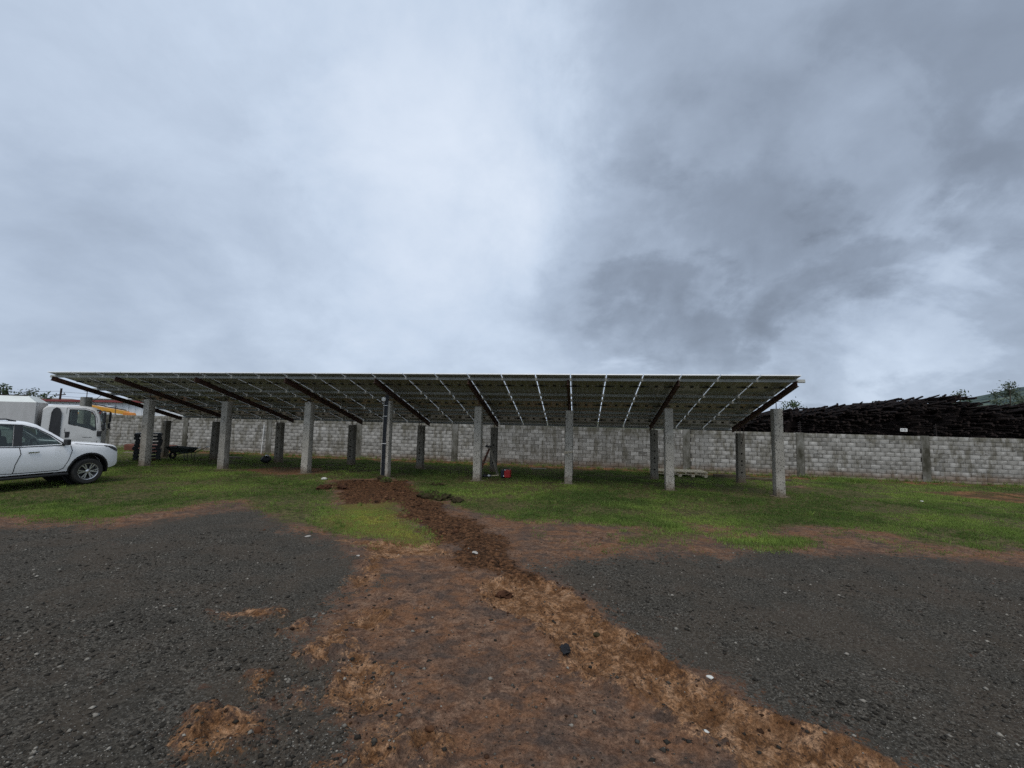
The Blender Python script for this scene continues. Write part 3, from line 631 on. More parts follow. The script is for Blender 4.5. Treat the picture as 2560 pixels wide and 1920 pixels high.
# ------------------------------------------------------------------ solar canopy
AC = Vector((-18.64145, 17.14595, 3.70348)); AD = Vector((0.98820642, -0.1531191, -0.00161623)).normalized()
AS = Vector((0.1478558, 0.95423789, -0.25993982)); AS = (AS - AD * AS.dot(AD)).normalized(); AN = AD.cross(AS)
AM = Matrix((AD, AS, AN)).transposed().to_4x4(); AM.translation = AC
YAW = math.atan2(AD.y, AD.x); PW = 1.155; RL = 2.255
def on_array(i, s, n): return AC + AD * (i * PW) + AS * s + AN * n
BEAM_I = [.08, 2.68, 5.78, 9.03, 12.06, 15.0, 17.93, 20.95, 23.93]
FRONT_S = [1.55, 1.73, 1.87, 1.82, 1.45, 2.0, 2.3, 1.84, 1.67]
REAR_S = [5.43, 5.35, 5.30, 5.38, 5.15, 5.22, 5.1, 4.95, 5.2]
BEAM_TOP, BEAM_H = -.105, .17
POSTS = {}
def build_canopy():
    base = on_array(12, 3.4, 0); base.z = G(base.x, base.y)
    root = empty('solar_canopy', base, YAW, 'long solar panel canopy on rows of concrete posts with dark steel beams', 'solar canopy')
    INV = root.matrix_basis.inverted()
    def arr(mtx=None): return INV @ AM @ (mtx or Matrix())
    # one panel, shared by all 72
    w, l = 1.124, 2.237
    fr = MB()
    for x0, x1, y0, y1 in ((0, w, 0, .03), (0, w, l - .03, l), (0, .03, .03, l - .03), (w - .03, w, .03, l - .03)):
        fr.box(((x0 + x1) / 2, (y0 + y1) / 2, .017), (x1 - x0, y1 - y0, .034))
    fme = fr.mesh('frame'); fme.materials.append(MT['alu'])
    gl = MB(); gl.box((w / 2, l / 2, .0295), (w - .062, l - .062, .005)); gme = gl.mesh('solar_panel'); gme.materials.append(MT['pglass'])
    ce = MB(); cw, cl = (w - .075) / 6, (l - .09) / 24
    for i in range(6):
        for j in range(24):
            cx = .0375 + (i + .5) * cw; cy = .036 + (j + .5) * cl + (.018 if j >= 12 else 0)
            a, b = cw / 2 - .0042, cl / 2 - .0005; ce.add([(cx - a, cy - b, .0262), (cx - a, cy + b, .0262), (cx + a, cy + b, .0262), (cx + a, cy - b, .0262)], [(0, 1, 2, 3)])
    cme = bpy.data.meshes.new('cells'); cme.from_pydata(ce.v, [], ce.f); cme.materials.append(MT['cell'])
    def jb(side):
        b = MB(); b.box((0, 0, .006), (.13 if side else .10, .085, .030))
        if side:
            b.box((side * .09, .0, .004), (.10, .045, .026)); b.box((-side * .13, .004, .004), (.16, .034, .022))
        me = b.mesh('junction_box', bevel=.004); me.materials.append(MT['black']); return me
    jm = {-1: jb(-1), 0: jb(0), 1: jb(1)}
    for r in range(3):
        for i in range(24):
            p = link('solar_panel', gme, root, None, arr(Matrix.Translation((i * PW + .0155, r * RL, random.uniform(0, .004)))))
            link('frame', fme, p); c = link('cells', cme, p); tag(c, kind='stuff')
            for sd, x in ((-1, .10), (0, w / 2), (1, w - .10)):
                o = link('junction_box', jm[sd], p); o.location = (x, l / 2 + .003, 0)
    # purlins: folded channels under the panels
    for s in (.32, 1.95, 2.575, 4.205, 4.83, 6.44):
        b = MB(); x0, x1 = -.22, 24 * PW + .22
        b.box(((x0 + x1) / 2, s, -.0035), (x1 - x0, .055, .004)); b.box(((x0 + x1) / 2, s - .0265, -.05), (x1 - x0, .004, .088)); b.box(((x0 + x1) / 2, s, -.097), (x1 - x0, .055, .004)); b.box(((x0 + x1) / 2, s + .0265, -.015), (x1 - x0, .004, .018)); b.box(((x0 + x1) / 2, s + .0265, -.088), (x1 - x0, .004, .014))
        b.build('purlin', MT['galv'], root, arr())
    for k, bi in enumerate(BEAM_I):
        x = bi * PW; s0, s1 = .17, 6.30 if k < 5 else 6.1; zc = BEAM_TOP - BEAM_H / 2; b = MB(); hs = BEAM_H
        ln, mid = s1 - s0, (s0 + s1) / 2
        b.box((x, mid, zc), (.010, ln, hs - .02)); b.box((x, mid, zc + hs / 2 - .005), (.085, ln, .010)); b.box((x, mid, zc - hs / 2 + .005), (.085, ln, .010))
        b.build('beam', MT['beam'], root, arr())
        for rear, s in ((False, FRONT_S[k]), (True, REAR_S[k])):
            at = on_array(bi, s, BEAM_TOP - BEAM_H); gx = G(at.x, at.y); top = at.z - .25; h = top - gx
            wd, dp = (.285, .30) if not rear else (.29, .30)
            bm = bmesh.new(); bmesh.ops.create_cube(bm, size=1.0)
            for v in bm.verts:
                tp = .96 if v.co.z > 0 else 1.0; v.co.x *= wd * tp; v.co.y *= dp * tp; v.co.z = (v.co.z + .5) * (h + .3) - .3
            bmesh.ops.subdivide_edges(bm, edges=[e for e in bm.edges if abs(e.verts[0].co.z - e.verts[1].co.z) > 1], cuts=14, use_grid_fill=True)
            bmesh.ops.bevel(bm, geom=[e for e in bm.edges if e.calc_face_angle(0) > .5], offset=.018, segments=2, affect='EDGES', profile=.5)
            rr = random.Random(k * 2 + rear)
            for v in bm.verts: v.co.x += rr.uniform(-.004, .004); v.co.y += rr.uniform(-.004, .004)
            me = bpy.data.meshes.new('concrete_post'); bm.to_mesh(me); bm.free()
            loc = Vector((at.x, at.y, gx)); lean = Matrix.Rotation(R(rr.uniform(-.5, .5)), 4, 'Y')
            p = link('concrete_post', me, root, None, INV @ Matrix.Translation(loc) @ Matrix.Rotation(YAW, 4, 'Z') @ lean)
            if rear:
                c = MB()
                for hz in (.42, .72, .88, 1.18, 1.62, 1.86):
                    if hz < h - .15: c.tube((rr.uniform(-.01, .01), -.3, hz), (rr.uniform(-.01, .01), -.03, hz), .038, n=14)
                cut = link('cut', c.mesh('cut')); cut.matrix_world = Matrix.Translation(loc) @ Matrix.Rotation(YAW, 4, 'Z') @ lean
                bpy.context.view_layer.update(); boolean(p, cut)
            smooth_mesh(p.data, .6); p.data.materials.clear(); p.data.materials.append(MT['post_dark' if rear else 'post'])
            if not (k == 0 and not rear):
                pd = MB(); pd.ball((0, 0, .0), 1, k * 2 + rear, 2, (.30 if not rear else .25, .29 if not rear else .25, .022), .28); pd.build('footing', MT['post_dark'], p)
            b = MB(); b.tube((0, 0, h - .1), (0, 0, h + .262), .014, n=8); b.build('rod', MT['beam'], p)
            b = MB(); b.box((.05, 0, h + .243), (.26, .12, .012)); b.build('bracket_plate', MT['beam'], p)
            if k in (0, 2, 4, 8) and rear or (k == 0):
                b = MB(); q0 = Vector((.05, -.14, h - .30)); dy = -.45 if k != 0 else .55
                if k == 0 and not rear: q0 = Vector((.12, .10, h - .25))
                b.tube(q0, (.0, dy, h + .26 - dy * .27 - .02), .011, n=6); b.build('brace', MT['beam'], p)
            POSTS[(k, rear)] = (loc, h)
build_canopy()

def build_post_fittings():
    loc, h = POSTS[(4, False)]
    rt_ = empty('conduit_run', loc, YAW, 'black electrical conduits strapped up the front of a canopy post', 'conduit')
    for i in range(4):
        x = -.085 + i * .036; b = MB(); b.path([(x + .012, -.185, -.05), (x, -.172, .15), (x, -.170, h * .6), (x + .02, -.168, h - .05), (x + .045, -.16, h + .22)], .0165, 10); b.build('conduit', MT['conduit'], rt_, smooth=True)
    for z in (.98 * h - .12, h * .80, h * .45):
        b = MB(); b.box((-.03, -.190, z), (.165, .012, .022)); b.box((-.11, -.165, z), (.01, .055, .022)); b.box((.05, -.165, z), (.01, .055, .022)); b.build('strap', MT['strap'], rt_)
    b = MB(); b.lathe([(0, -.23), (.05, -.228), (.082, -.205), (.09, -.16)], 'Y', 20, (-.11, 0, h + .05)); o = b.build('round_junction_box', MT['whitepl'], rt_, smooth=True)
    b = MB(); b.ball((-.02, -.25, .05), .14, 3, 2, (1.2, .9, .7), .2); b.build('earth_collar', MT['turf'], rt_)
    loc, h = POSTS[(6, False)]
    r2 = empty('rope', loc, YAW, 'pale rope tied round the middle of a concrete canopy post', 'rope')
    b = MB()
    for t in range(2):
        z = 1.16 + t * .028; hw, hd = .158, .166; pts = [(-hw, -hd, z), (hw, -hd, z + .01), (hw, hd, z), (-hw, hd, z - .01), (-hw, -hd, z + .004)]
        b.path(pts, .011, 7)
    b.path([(-.05, -.17, 1.15), (-.02, -.185, 1.11), (.01, -.18, 1.05), (.0, -.175, 1.0)], .010, 7); b.path([(-.05, -.17, 1.15), (-.10, -.19, 1.11), (-.16, -.18, 1.13)], .010, 7)
    b.ball((-.05, -.175, 1.155), .024, 1, 1)
    b.build('loop', MT['rope'], r2, smooth=True)
build_post_fittings()

# ------------------------------------------------------------------ electric fence on the wall
def build_fence():
    spots = [(-26.0, 'thin fence post with peg insulators above the wall behind the white truck'), (14.2, 'thin electric fence post on the wall just right of the end canopy post'), (19.9, 'thin electric fence post on the wall right of the small white sign')]
    for s, lab in spots:
        p = wall_pt(s, .1); z = G(p.x, p.y) + 2.06
        rt_ = empty('fence_post', (p.x, p.y, z), WANG, lab, 'fence post', 'electric fence posts on the block wall')
        b = MB(); b.box((0, 0, .28), (.022, .022, .62)); b.bar((0, 0, .08), (.12, .02, -.03), .016); b.build('upright', MT['pole'], rt_)
        for i in range(5):
            b = MB(); b.tube((-.035, -.005, .12 + i * .095), (-.095, -.005, .12 + i * .095), .011, n=8); b.tube((.03, -.005, .12 + i * .095), (.06, -.005, .12 + i * .095), .009, n=8); b.build('insulator', MT['black'], rt_, smooth=True)
    p0, p1 = wall_pt(14.2, .1), wall_pt(30.5, .1)
    for i in range(5):
        z0, z1 = G(p0.x, p0.y) + 2.06 + .12 + i * .095, G(p1.x, p1.y) + 2.06 + .12 + i * .095
        b = MB(); b.tube((p0.x, p0.y - .07, z0), (p1.x, p1.y - .07, z1), .0012, n=5); o = b.build('fence_wire', MT['pole']); tag(o, 'thin electric fence wire strung above the block wall', 'wire', 'strands of the electric fence')
    # small warning plate on the wires
    p = wall_pt(18.55, .02); z = G(p.x, p.y) + 2.06 + .27
    rt_ = empty('warning_sign', (p.x, p.y, z), WANG, 'small white warning plate hung on the fence above the wall', 'sign')
    b = MB(); b.box((0, 0, 0), (.29, .004, .145)); b.build('plate', MT['whitepl'], rt_)
    b = MB()
    for x, w, h_ in ((-.085, .035, .05), (-.045, .02, .03), (.0, .03, .025), (.035, .035, .035), (.075, .04, .03), (.05, .018, .055)): b.box((x, -.0035, .005), (w, .002, h_))
    b.build('lettering', MT['black'], rt_)
build_fence()

# ------------------------------------------------------------------ vehicles
def interp(x, pts):
    pts = sorted(pts); return float(np.interp(x, [p[0] for p in pts], [p[1] for p in pts]))
def loft(stations, ring):
    b = MB(); rs = [ring(x) for x in stations]; n = len(rs[0])
    vs = [(x, y, z) for x, r in zip(stations, rs) for y, z in r]
    fs = [(i * n + j, i * n + (j + 1) % n, (i + 1) * n + (j + 1) % n, (i + 1) * n + j) for i in range(len(rs) - 1) for j in range(n)]
    fs += [tuple(range(n - 1, -1, -1)), tuple(range((len(rs) - 1) * n, len(rs) * n))]
    return b.add(vs, fs)
def make_ring(hw, zb, zt, off=0.0, nz=14):
    def ring(x):
        b, t = zb(x) + off, zt(x) - off; half = [(0, b), (max(.05, hw(x, b + .03) * .9 - off), b)]
        for z in np.linspace(b + .025, t - .075, nz): half.append((hw(x, z) - off, z))
        e = hw(x, t - .04) - off; half += [(e - .02, t - .04), (e - .07, t - .012), (e * .6, t + .005), (0, t + .015)]
        return [(-y, z) for y, z in half] + [(y, z) for y, z in half[-2:0:-1]]
    return ring
def wheel(name, root, c, r, w, rim_r, spokes, side, mats=('rubber', 'silver'), twin=True):
    t = MB(); hw = w / 2
    t.lathe([(rim_r, -hw * .9), (rim_r + .03, -hw), (r - .04, -hw), (r - .008, -hw * .75), (r, -hw * .4), (r, hw * .4), (r - .008, hw * .75), (r - .04, hw), (rim_r + .03, hw), (rim_r, hw * .9)], 'Y', 40)
    o = t.build(name, MT[mats[0]], root, Matrix.Translation(c), smooth=True)
    s = side; f = MB(); f.lathe([(rim_r + .004, s * hw * .93), (rim_r - .012, s * hw * .9), (rim_r - .03, s * hw * .6), (rim_r - .035, -s * hw * .7)], 'Y', 40)
    for i in range(spokes):
        a = 2 * math.pi * i / spokes
        for d in ((-.16, .16) if twin else (0,)):
            p0 = (math.cos(a + d * .5) * .055, s * hw * .78, math.sin(a + d * .5) * .055); p1 = (math.cos(a + d) * (rim_r - .015), s * hw * .84, math.sin(a + d) * (rim_r - .015)); f.bar(p0, p1, .03, .022, (0, 1, 0))
    f.build('rim', MT[mats[1]], o, smooth=.5)
    h = MB(); h.lathe([(.062, s * hw * .55), (.062, s * hw * .82), (.045, s * hw * .9), (0, s * hw * .92)], 'Y', 20); h.build('hub', MT[mats[1]], o, smooth=True)
    d = MB(); d.lathe([(rim_r - .03, s * hw * .25), (.05, s * hw * .22), (0, s * hw * .22)], 'Y', 30); d.build('brake_backing', MT['black'], o)
    return o
def surf_poly(poly, hw, off, side, mb=None):
    mb = mb or MB(); mb.add([(x, side * (hw(x, z) + off), z) for x, z in poly], [tuple(range(len(poly)))]); return mb
def surf_line(pts, hw, w, off, side, mb=None):
    mb = mb or MB()
    for (x0, z0), (x1, z1) in zip(pts[:-1], pts[1:]):
        dx, dz = x1 - x0, z1 - z0; L = math.hypot(dx, dz); nx, nz = -dz / L * w / 2, dx / L * w / 2
        mb.add([(x, side * (hw(x, z) + off), z) for x, z in ((x0 + nx, z0 + nz), (x0 - nx, z0 - nz), (x1 - nx, z1 - nz), (x1 + nx, z1 + nz))], [(0, 1, 2, 3)])
    return mb

def build_car():
    loc = (-13.68, 13.56, 0); loc = (loc[0], loc[1], G(loc[0], loc[1]) + .01); th = R(70)
    root = empty('parked_suv', loc, th, 'white sport utility vehicle parked on the grass at the left edge', 'car')
    fx = lambda x: x * .80 if x >= 0 else float(np.interp(x, [-3.84, -1.9, 0], [-3.84, -1.57, 0]))
    F = lambda pts: [(fx(x), z) for x, z in pts]
    def surf_poly(p, *a, **k): return globals()['surf_poly'](F(p), *a, **k)
    def surf_line(p, *a, **k): return globals()['surf_line'](F(p), *a, **k)
    plan = lambda x: 1 - .15 * max(0, (x - .18) / .58) ** 2.2 - .06 * max(0, (-3.1 - x) / .75) ** 2
    sz = lambda z: interp(z, [(.3, .93), (.42, .955), (.6, .995), (.8, 1.0), (.98, .995), (1.08, .975), (1.14, .955), (1.78, .70), (2, .65)])
    hw = lambda x, z: .9275 * plan(x) * sz(z)
    ztp = [(.96, .80), (.945, .98), (.90, 1.055), (.80, 1.095), (.55, 1.135), (.1, 1.17), (-.45, 1.21), (-.60, 1.225), (-1.0, 1.475), (-1.38, 1.69), (-1.6, 1.755), (-2.0, 1.795), (-2.6, 1.79), (-3.2, 1.745), (-3.55, 1.66), (-3.75, 1.25), (-3.84, .95)]; ztp = F(ztp)
    zt = lambda x: interp(x, ztp); zb = lambda x: interp(x, [(.77, .52), (.72, .47), (.5, .41), (0, .41), (-2.7, .41), (-3.84, .5)])
    st = sorted(set([p[0] for p in ztp] + [.58, .35, .22, -.2, -.8, -1.2, -1.8, -2.3, -2.9, -3.4]))
    body = loft(st, make_ring(hw, zb, zt)).build('body', MT['white'], root)
    world_m = root.matrix_basis
    def cut(mb):
        c = link('cut', mb.mesh('cut')); c.matrix_world = world_m.copy(); bpy.context.view_layer.update(); boolean(body, c)
    for ax in (0, -2.745):
        m = MB()
        for s in (-1, 1): m.tube((ax, s * .52, .40), (ax, s * 1.2, .40), .465, n=40)
        cut(m)
    inner = [(-.70, 1.16), (-1.05, 1.43), (-1.42, 1.645), (-1.7, 1.69), (-3.2, 1.66), (-3.45, 1.5), (-3.6, 1.15)]; inner = F(inner)
    zi = lambda x: interp(x, inner) + .05
    hwi = lambda x, z: hw(x, z) - .045
    cut(loft([fx(q) for q in (-3.6, -3.45, -3.2, -2.6, -2.0, -1.7, -1.42, -1.05, -.85, -.72)], make_ring(hwi, lambda x: .62, zi)))
    wins = [[(-.80, 1.165), (-1.08, 1.385), (-1.42, 1.565), (-1.74, 1.645), (-1.80, 1.145)], [(-1.98, 1.145), (-1.93, 1.665), (-2.3, 1.68), (-2.72, 1.655), (-2.76, 1.18)], [(-2.86, 1.20), (-2.83, 1.64), (-3.33, 1.565), (-3.36, 1.28)]]
    m = MB()
    for wpl in wins: m.prism(F(wpl), -1.3, 1.3)
    cut(m)
    m = MB(); m.prism(F([(-.50, 1.33), (-.72, 1.18), (-1.40, 1.60), (-1.30, 1.78)]), -.60, .60); cut(m)
    smooth_mesh(body.data, .55); body.data.materials.clear(); body.data.materials.append(MT['white'])
    for s in (-1, 1):
        for wpl in wins: surf_poly(wpl, hw, -.012, s).build('side_window', MT['glass'], root)
        surf_poly([(-1.80, 1.145), (-1.74, 1.65), (-1.93, 1.67), (-1.98, 1.145)], hw, .004, s).build('pillar_trim', MT['black'], root); surf_poly([(-2.76, 1.18), (-2.72, 1.66), (-2.83, 1.645), (-2.86, 1.2)], hw, .004, s).build('pillar_trim', MT['black'], root)
        mb = surf_line([(-.72, 1.135), (-1.85, 1.12), (-2.8, 1.16), (-3.4, 1.27)], hw, .022, .004, s); surf_line([(-.70, 1.15), (-1.06, 1.40), (-1.42, 1.585), (-1.76, 1.668), (-2.3, 1.70), (-2.8, 1.672), (-3.38, 1.58)], hw, .026, .004, s, mb); mb.build('window_trim', MT['black'], root)
        mb = surf_line([(-.56, 1.12), (-.52, .98), (-.60, .72), (-.72, .52), (-.85, .47)], hw, .016, .009, s); surf_line([(-1.86, 1.11), (-1.82, .95), (-1.92, .7), (-1.94, .47)], hw, .016, .009, s, mb); surf_line([(-.85, .475), (-1.94, .475), (-2.35, .5)], hw, .015, .009, s, mb); surf_line([(-2.35, .5), (-2.55, .8), (-2.78, 1.0), (-2.8, 1.14)], hw, .016, .009, s, mb); surf_line([(-.45, 1.17), (.15, 1.105), (.55, 1.06), (.80, .99)], hw, .012, .008, s, mb); mb.build('panel_gap', MT['black'], root)
        for hx in (fx(-1.52), fx(-2.55)):
            b = MB(); y = s * (hw(hx, .98) + .022); b.bar((hx - .11, y, .985), (hx + .11, y, .99), .026, .03); b.bar((hx - .10, y - s * .02, .985), (hx - .07, y - s * .02, .985), .02, .05); b.build('door_handle', MT['chrome'], root, bevel=.006)
        b = MB(); y = s * (hw(-.6, 1.16) + .13); b.box((-.60, y, 1.215), (.10, .20, .155)); b.box((-.63, s * (hw(-.63, 1.14) + .02), 1.16), (.07, .08, .05)); b.build('wing_mirror', MT['black'], root, bevel=.03)
        for ax in (0, -2.745):
            b = MB(); nn = 22
            for i in range(nn):
                a0, a1 = [math.radians(-14 + (208) * (i + k) / nn) for k in (0, 1)]
                P = [(ax + math.cos(a) * r_, .40 + math.sin(a) * r_) for a, r_ in ((a0, .462), (a0, .505), (a1, .505), (a1, .462))]
                P = [(x, max(z, .32)) for x, z in P]
                b.add([(x, s * (hw(x, z) + .012), z) for x, z in P], [(0, 1, 2, 3)]); b.add([(x, s * (hw(x, z) + d), z) for (x, z), d in ((P[0], .012), (P[3], .012), (P[3], -.25), (P[0], -.25))], [(0, 1, 2, 3)])
            b.build('arch_trim', MT['black'], root)
            b = MB(); b.tube((ax, s * .50, .40), (ax, s * .56, .40), .46, n=30); b.build('arch_liner', MT['black'], root)
            wheel('wheel', root, (ax, s * .79, .385), .385, .255, .245, 6, s)
        b = MB(); b.box((-1.37, s * .90, .37), (1.75, .20, .055)); b.box((-.75, s * .82, .40), (.10, .2, .06)); b.box((-2.0, s * .82, .40), (.10, .2, .06)); b.build('side_step', MT['black'], root, bevel=.015)
        b = MB(); b.path([(-1.55, s * .60, 1.765), (-1.75, s * .61, 1.815), (-3.1, s * .60, 1.795), (-3.3, s * .59, 1.745)], .018, 8); b.build('roof_rail', MT['black'], root, smooth=True)
        mb = surf_poly([(.42, 1.075), (.72, 1.035), (.93, .955), (.92, .885), (.76, .95)], hw, .008, s); mb.build('headlight', MT['lamp'], root)
        mb = surf_line([(.42, 1.085), (.72, 1.048), (.92, .97)], hw, .016, .012, s); mb.build('headlight_strip', MT['chrome'], root)
        b = MB(); b.box((-1.42, s * .36, .80), (.52, .48, .20)); b.box((-1.70, s * .36, 1.08), (.16, .46, .62), Matrix.Rotation(-.22, 3, 'Y')); b.box((-1.79, s * .36, 1.47), (.09, .26, .18), Matrix.Rotation(-.2, 3, 'Y')); b.build('seat', MT['seat'], root, bevel=.05)
    b = MB(); b.box((-.74, 0, .95), (.32, 1.35, .30)); b.build('dashboard', MT['seat'], root, bevel=.05)
    b = MB(); nn = 18; c = Vector((-1.0, -.36, 1.10))
    ring = [c + Vector((-.35 * math.sin(2 * math.pi * i / nn) * .19, math.cos(2 * math.pi * i / nn) * .19, math.sin(2 * math.pi * i / nn) * .19)) for i in range(nn + 1)]
    b.path(ring, .014, 6); b.tube(c, c + Vector((.2, 0, -.1)), .03); b.bar(ring[0], ring[nn // 2], .03); b.build('steering_wheel', MT['black'], root)
    b = MB(); b.add([(fx(-.665), -.60, 1.235), (fx(-.665), .60, 1.235), (fx(-1.365), .57, 1.668), (fx(-1.365), -.57, 1.668)], [(0, 1, 2, 3)]); b.build('windscreen', MT['glass'], root)
    b = MB(); b.box((.735, 0, .80), (.06, .95, .20)); b.box((.75, 0, .52), (.06, 1.1, .12)); b.build('grille', MT['black'], root, bevel=.02)
    b = MB(); b.box((.775, 0, .66), (.02, .5, .11)); b.build('number_plate', MT['whitepl'], root)
    b = MB(); b.box((-1.5, 0, .36), (4.0, 1.1, .16)); b.build('underbody', MT['black'], root)
    for o in root.children:
        if o.name.startswith('wheel'): continue
        for v in o.data.vertices: v.co.z = .40 + (v.co.z - .40) * (1.09 if v.co.z > .40 else 1.0)
build_car()

def build_truck():
    x0, y0 = -17.35, 16.9; root = empty('box_truck', (x0, y0, G(x0, y0)), R(39), 'white cab-over box truck parked behind the white car', 'truck')
    hw = lambda x, z: 1.0 * interp(z, [(.4, .97), (1.2, 1.0), (1.6, .99), (2.3, .93), (2.5, .9)]) * (1 - .07 * max(0, (x - .7) / .42) ** 2)
    ztp = [(1.06, 1.15), (1.055, 1.5), (1.01, 1.9), (.95, 2.15), (.85, 2.28), (.7, 2.36), (.4, 2.41), (-.35, 2.43), (-.48, 2.40), (-.56, 2.30)]
    zt = lambda x: interp(x, ztp); zb = lambda x: .62
    st = sorted(set([p[0] for p in ztp] + [.1, -.2]))
    cab = loft(st, make_ring(hw, zb, zt, nz=16)).build('cab', MT['truck'], root); wm = root.matrix_basis
    def cut(mb):
        c = link('cut', mb.mesh('cut')); c.matrix_world = wm.copy(); bpy.context.view_layer.update(); boolean(cab, c)
    zi = lambda x: zt(x) - .01; cut(loft([.02, .1, .4, .7, .85, .92, .97], make_ring(lambda x, z: hw(x, z) - .05, lambda x: 1.0, lambda x: zt(x) - .05)))
    win = [(.14, 2.27), (.56, 2.26), (.75, 2.19), (.84, 2.02), (.90, 1.50), (.84, 1.49), (.14, 1.73)]
    m = MB(); m.prism(win, -1.4, 1.4); cut(m)
    m = MB(); m.prism([(.94, 1.52), (.78, 2.26), (1.3, 2.3), (1.4, 1.5)], -.86, .86); cut(m)
    m = MB()
    for s in (-1, 1): m.tube((0, s * .5, .40), (0, s * 1.4, .40), .50, n=36)
    cut(m); smooth_mesh(cab.data, .5); cab.data.materials.clear(); cab.data.materials.append(MT['truck'])
    for s in (-1, 1):
        surf_poly(win, hw, -.012, s).build('side_window', MT['glass2'], root)
        closed = win + [win[0]]; surf_line(closed, hw, .03, .004, s).build('window_seal', MT['black'], root)
        mb = surf_line([(.06, 2.33), (.06, 1.5), (.06, 1.0), (.1, .95)], hw, .012, .003, s); surf_line([(.06, 2.33), (.55, 2.33), (.80, 2.22), (.90, 1.95), (.965, 1.45), (.95, 1.0)], hw, .012, .003, s, mb); mb.build('door_gap', MT['black'], root)
        surf_poly([(.075, 1.44), (.20, 1.44), (.19, 1.22), (.075, 1.22)], hw, .006, s).build('door_handle', MT['black'], root)
        surf_poly([(.55, 1.235), (.80, 1.235), (.80, 1.215), (.55, 1.215)], hw, .004, s).build('door_badge', MT['seat'], root)
        pl = [(-.31, 2.14), (-.27, 2.27), (-.20, 2.32), (-.13, 2.28), (-.08, 2.12), (-.07, 1.0), (-.35, 1.0)]
        b = MB(); n = len(pl); b.add([(x, s * (hw(x, z) + .05), z) for x, z in pl] + [(x, s * (hw(x, z) - .03), z) for x, z in pl], [tuple(range(n))] + [(i, (i + 1) % n, n + (i + 1) % n, n + i) for i in range(n)]); b.build('air_intake', MT['black'], root, bevel=.02)
        b = MB(); y = s * 1.12; b.box((1.13, s * 1.13, 1.98), (.075, .19, .42)); b.build('mirror', MT['black'], root, bevel=.03)
        b = MB(); b.box((1.11, s * 1.11, 1.62), (.08, .20, .22)); b.build('lower_mirror', MT['black'], root, bevel=.03)
        b = MB(); b.path([(.93, s * .92, 2.24), (1.12, s * 1.12, 2.22), (1.14, s * 1.13, 1.50), (1.06, s * 1.02, 1.44)], .014, 7); b.build('mirror_arm', MT['black'], root)
        b = MB(); b.box((1.0, s * .985, 1.36), (.13, .06, .20)); b.build('mirror_bracket', MT['black'], root, bevel=.02)
        for ax in (0, -3.0): wheel('wheel', root, (ax, s * .83, .40), .40, .24, .22, 6, s, ('rubber', 'boxside'), False)
        b = MB(); b.box((.40, s * .42, 1.30), (.46, .5, .16)); b.box((.12, s * .42, 1.58), (.12, .48, .45)); b.build('seat', MT['seat'], root, bevel=.04)
    b = MB(); b.add([(1.02, -.83, 1.53), (1.02, .83, 1.53), (.875, .78, 2.22), (.875, -.78, 2.22)], [(0, 1, 2, 3)]); b.build('windscreen', MT['glass2'], root)
    b = MB(); nn = 18; c = Vector((.72, -.42, 1.62)); ring = [c + Vector((-.8 * math.sin(2 * math.pi * i / nn) * .2, math.cos(2 * math.pi * i / nn) * .2, math.sin(2 * math.pi * i / nn) * .14)) for i in range(nn + 1)]; b.path(ring, .015, 6); b.tube(c, c + Vector((.2, 0, -.3)), .03); b.build('steering_wheel', MT['black'], root)
    b = MB(); b.box((1.04, 0, .62), (.16, 1.9, .26)); b.build('bumper', MT['black'], root, bevel=.03)
    b = MB()
    for s in (-1, 1): b.box((-2.1, s * .38, .72), (5.6, .08, .18))
    b.build('chassis_rail', MT['black'], root)
    # box body with chamfered roof edges
    xf, xb, hb, zl, zs, ztop = -.72, -5.2, 1.05, .92, 2.50, 2.74
    b = MB(); b.box(((xf + xb) / 2, 0, (zl + zs) / 2), (xf - xb, 2 * hb, zs - zl)); b.build('box_body', MT['boxside'], root, bevel=.012)
    b = MB(); c_ = .28; b.add([(xf - .004, -hb + .004, zs + .002), (xf - .004, hb - .004, zs + .002), (xb, hb - .004, zs + .002), (xb, -hb + .004, zs + .002), (xf - c_ * 1.0, -hb + c_, ztop), (xf - c_ * 1.0, hb - c_, ztop), (xb, hb - c_, ztop), (xb, -hb + c_, ztop)], [(0, 1, 5, 4), (1, 2, 6, 5), (2, 3, 7, 6), (3, 0, 4, 7), (4, 5, 6, 7)]); b.build('box_roof', MT['boxtop'], root)
    b = MB(); b.bar((xf - c_, -hb + c_, ztop + .006), (xb, -hb + c_, ztop + .006), .05, .03); b.build('roof_edge_strip', MT['pole'], root)
    b = MB(); b.bar((xf - .05, -hb - .006, zl + .62), (xb, -hb - .006, zl + .62), .02, .012); b.build('box_rib', MT['boxside'], root)
build_truck()

# ------------------------------------------------------------------ things lying in the yard
def at(x, y, dz=0.0): return (x, y, G(x, y) + dz)
def build_pallets():
    names = ['bottom', 'second', 'third', 'fourth', 'fifth', 'sixth', 'seventh', 'eighth']
    lab = {0: 'black plastic pallet with a red edge at the bottom of the tall stack', 7: 'topmost black plastic pallet of the tall stack behind the post'}
    x, y = -17.35, 20.75
    for i in range(8):
        t = empty('plastic_pallet', at(x + random.uniform(-.03, .03) , y + random.uniform(-.03, .03), .02 + i * .157), R(38) + random.uniform(-.03, .03), lab.get(i, '%s black plastic pallet from the bottom of the tall stack' % names[i]), 'pallet', 'black pallets stacked behind the posts')
        for j in range(5):
            b = MB(); b.box((0, -.32 + j * .16, .13), (.96, .12, .04)); b.build('deck_slat', MT['black'], t, bevel=.004)
        for bx in (-.42, 0, .42):
            for by in (-.30, 0, .30):
                b = MB(); b.box((bx, by, .064), (.17, .16, .092)); b.build('block', MT['black'], t, bevel=.004)
        b = MB()
        for by in (-.30, 0, .30): b.box((0, by, .009), (.94, .12, .018))
        b.build('bottom_runner', MT['redwood' if i == 0 else 'black'], t)
build_pallets()
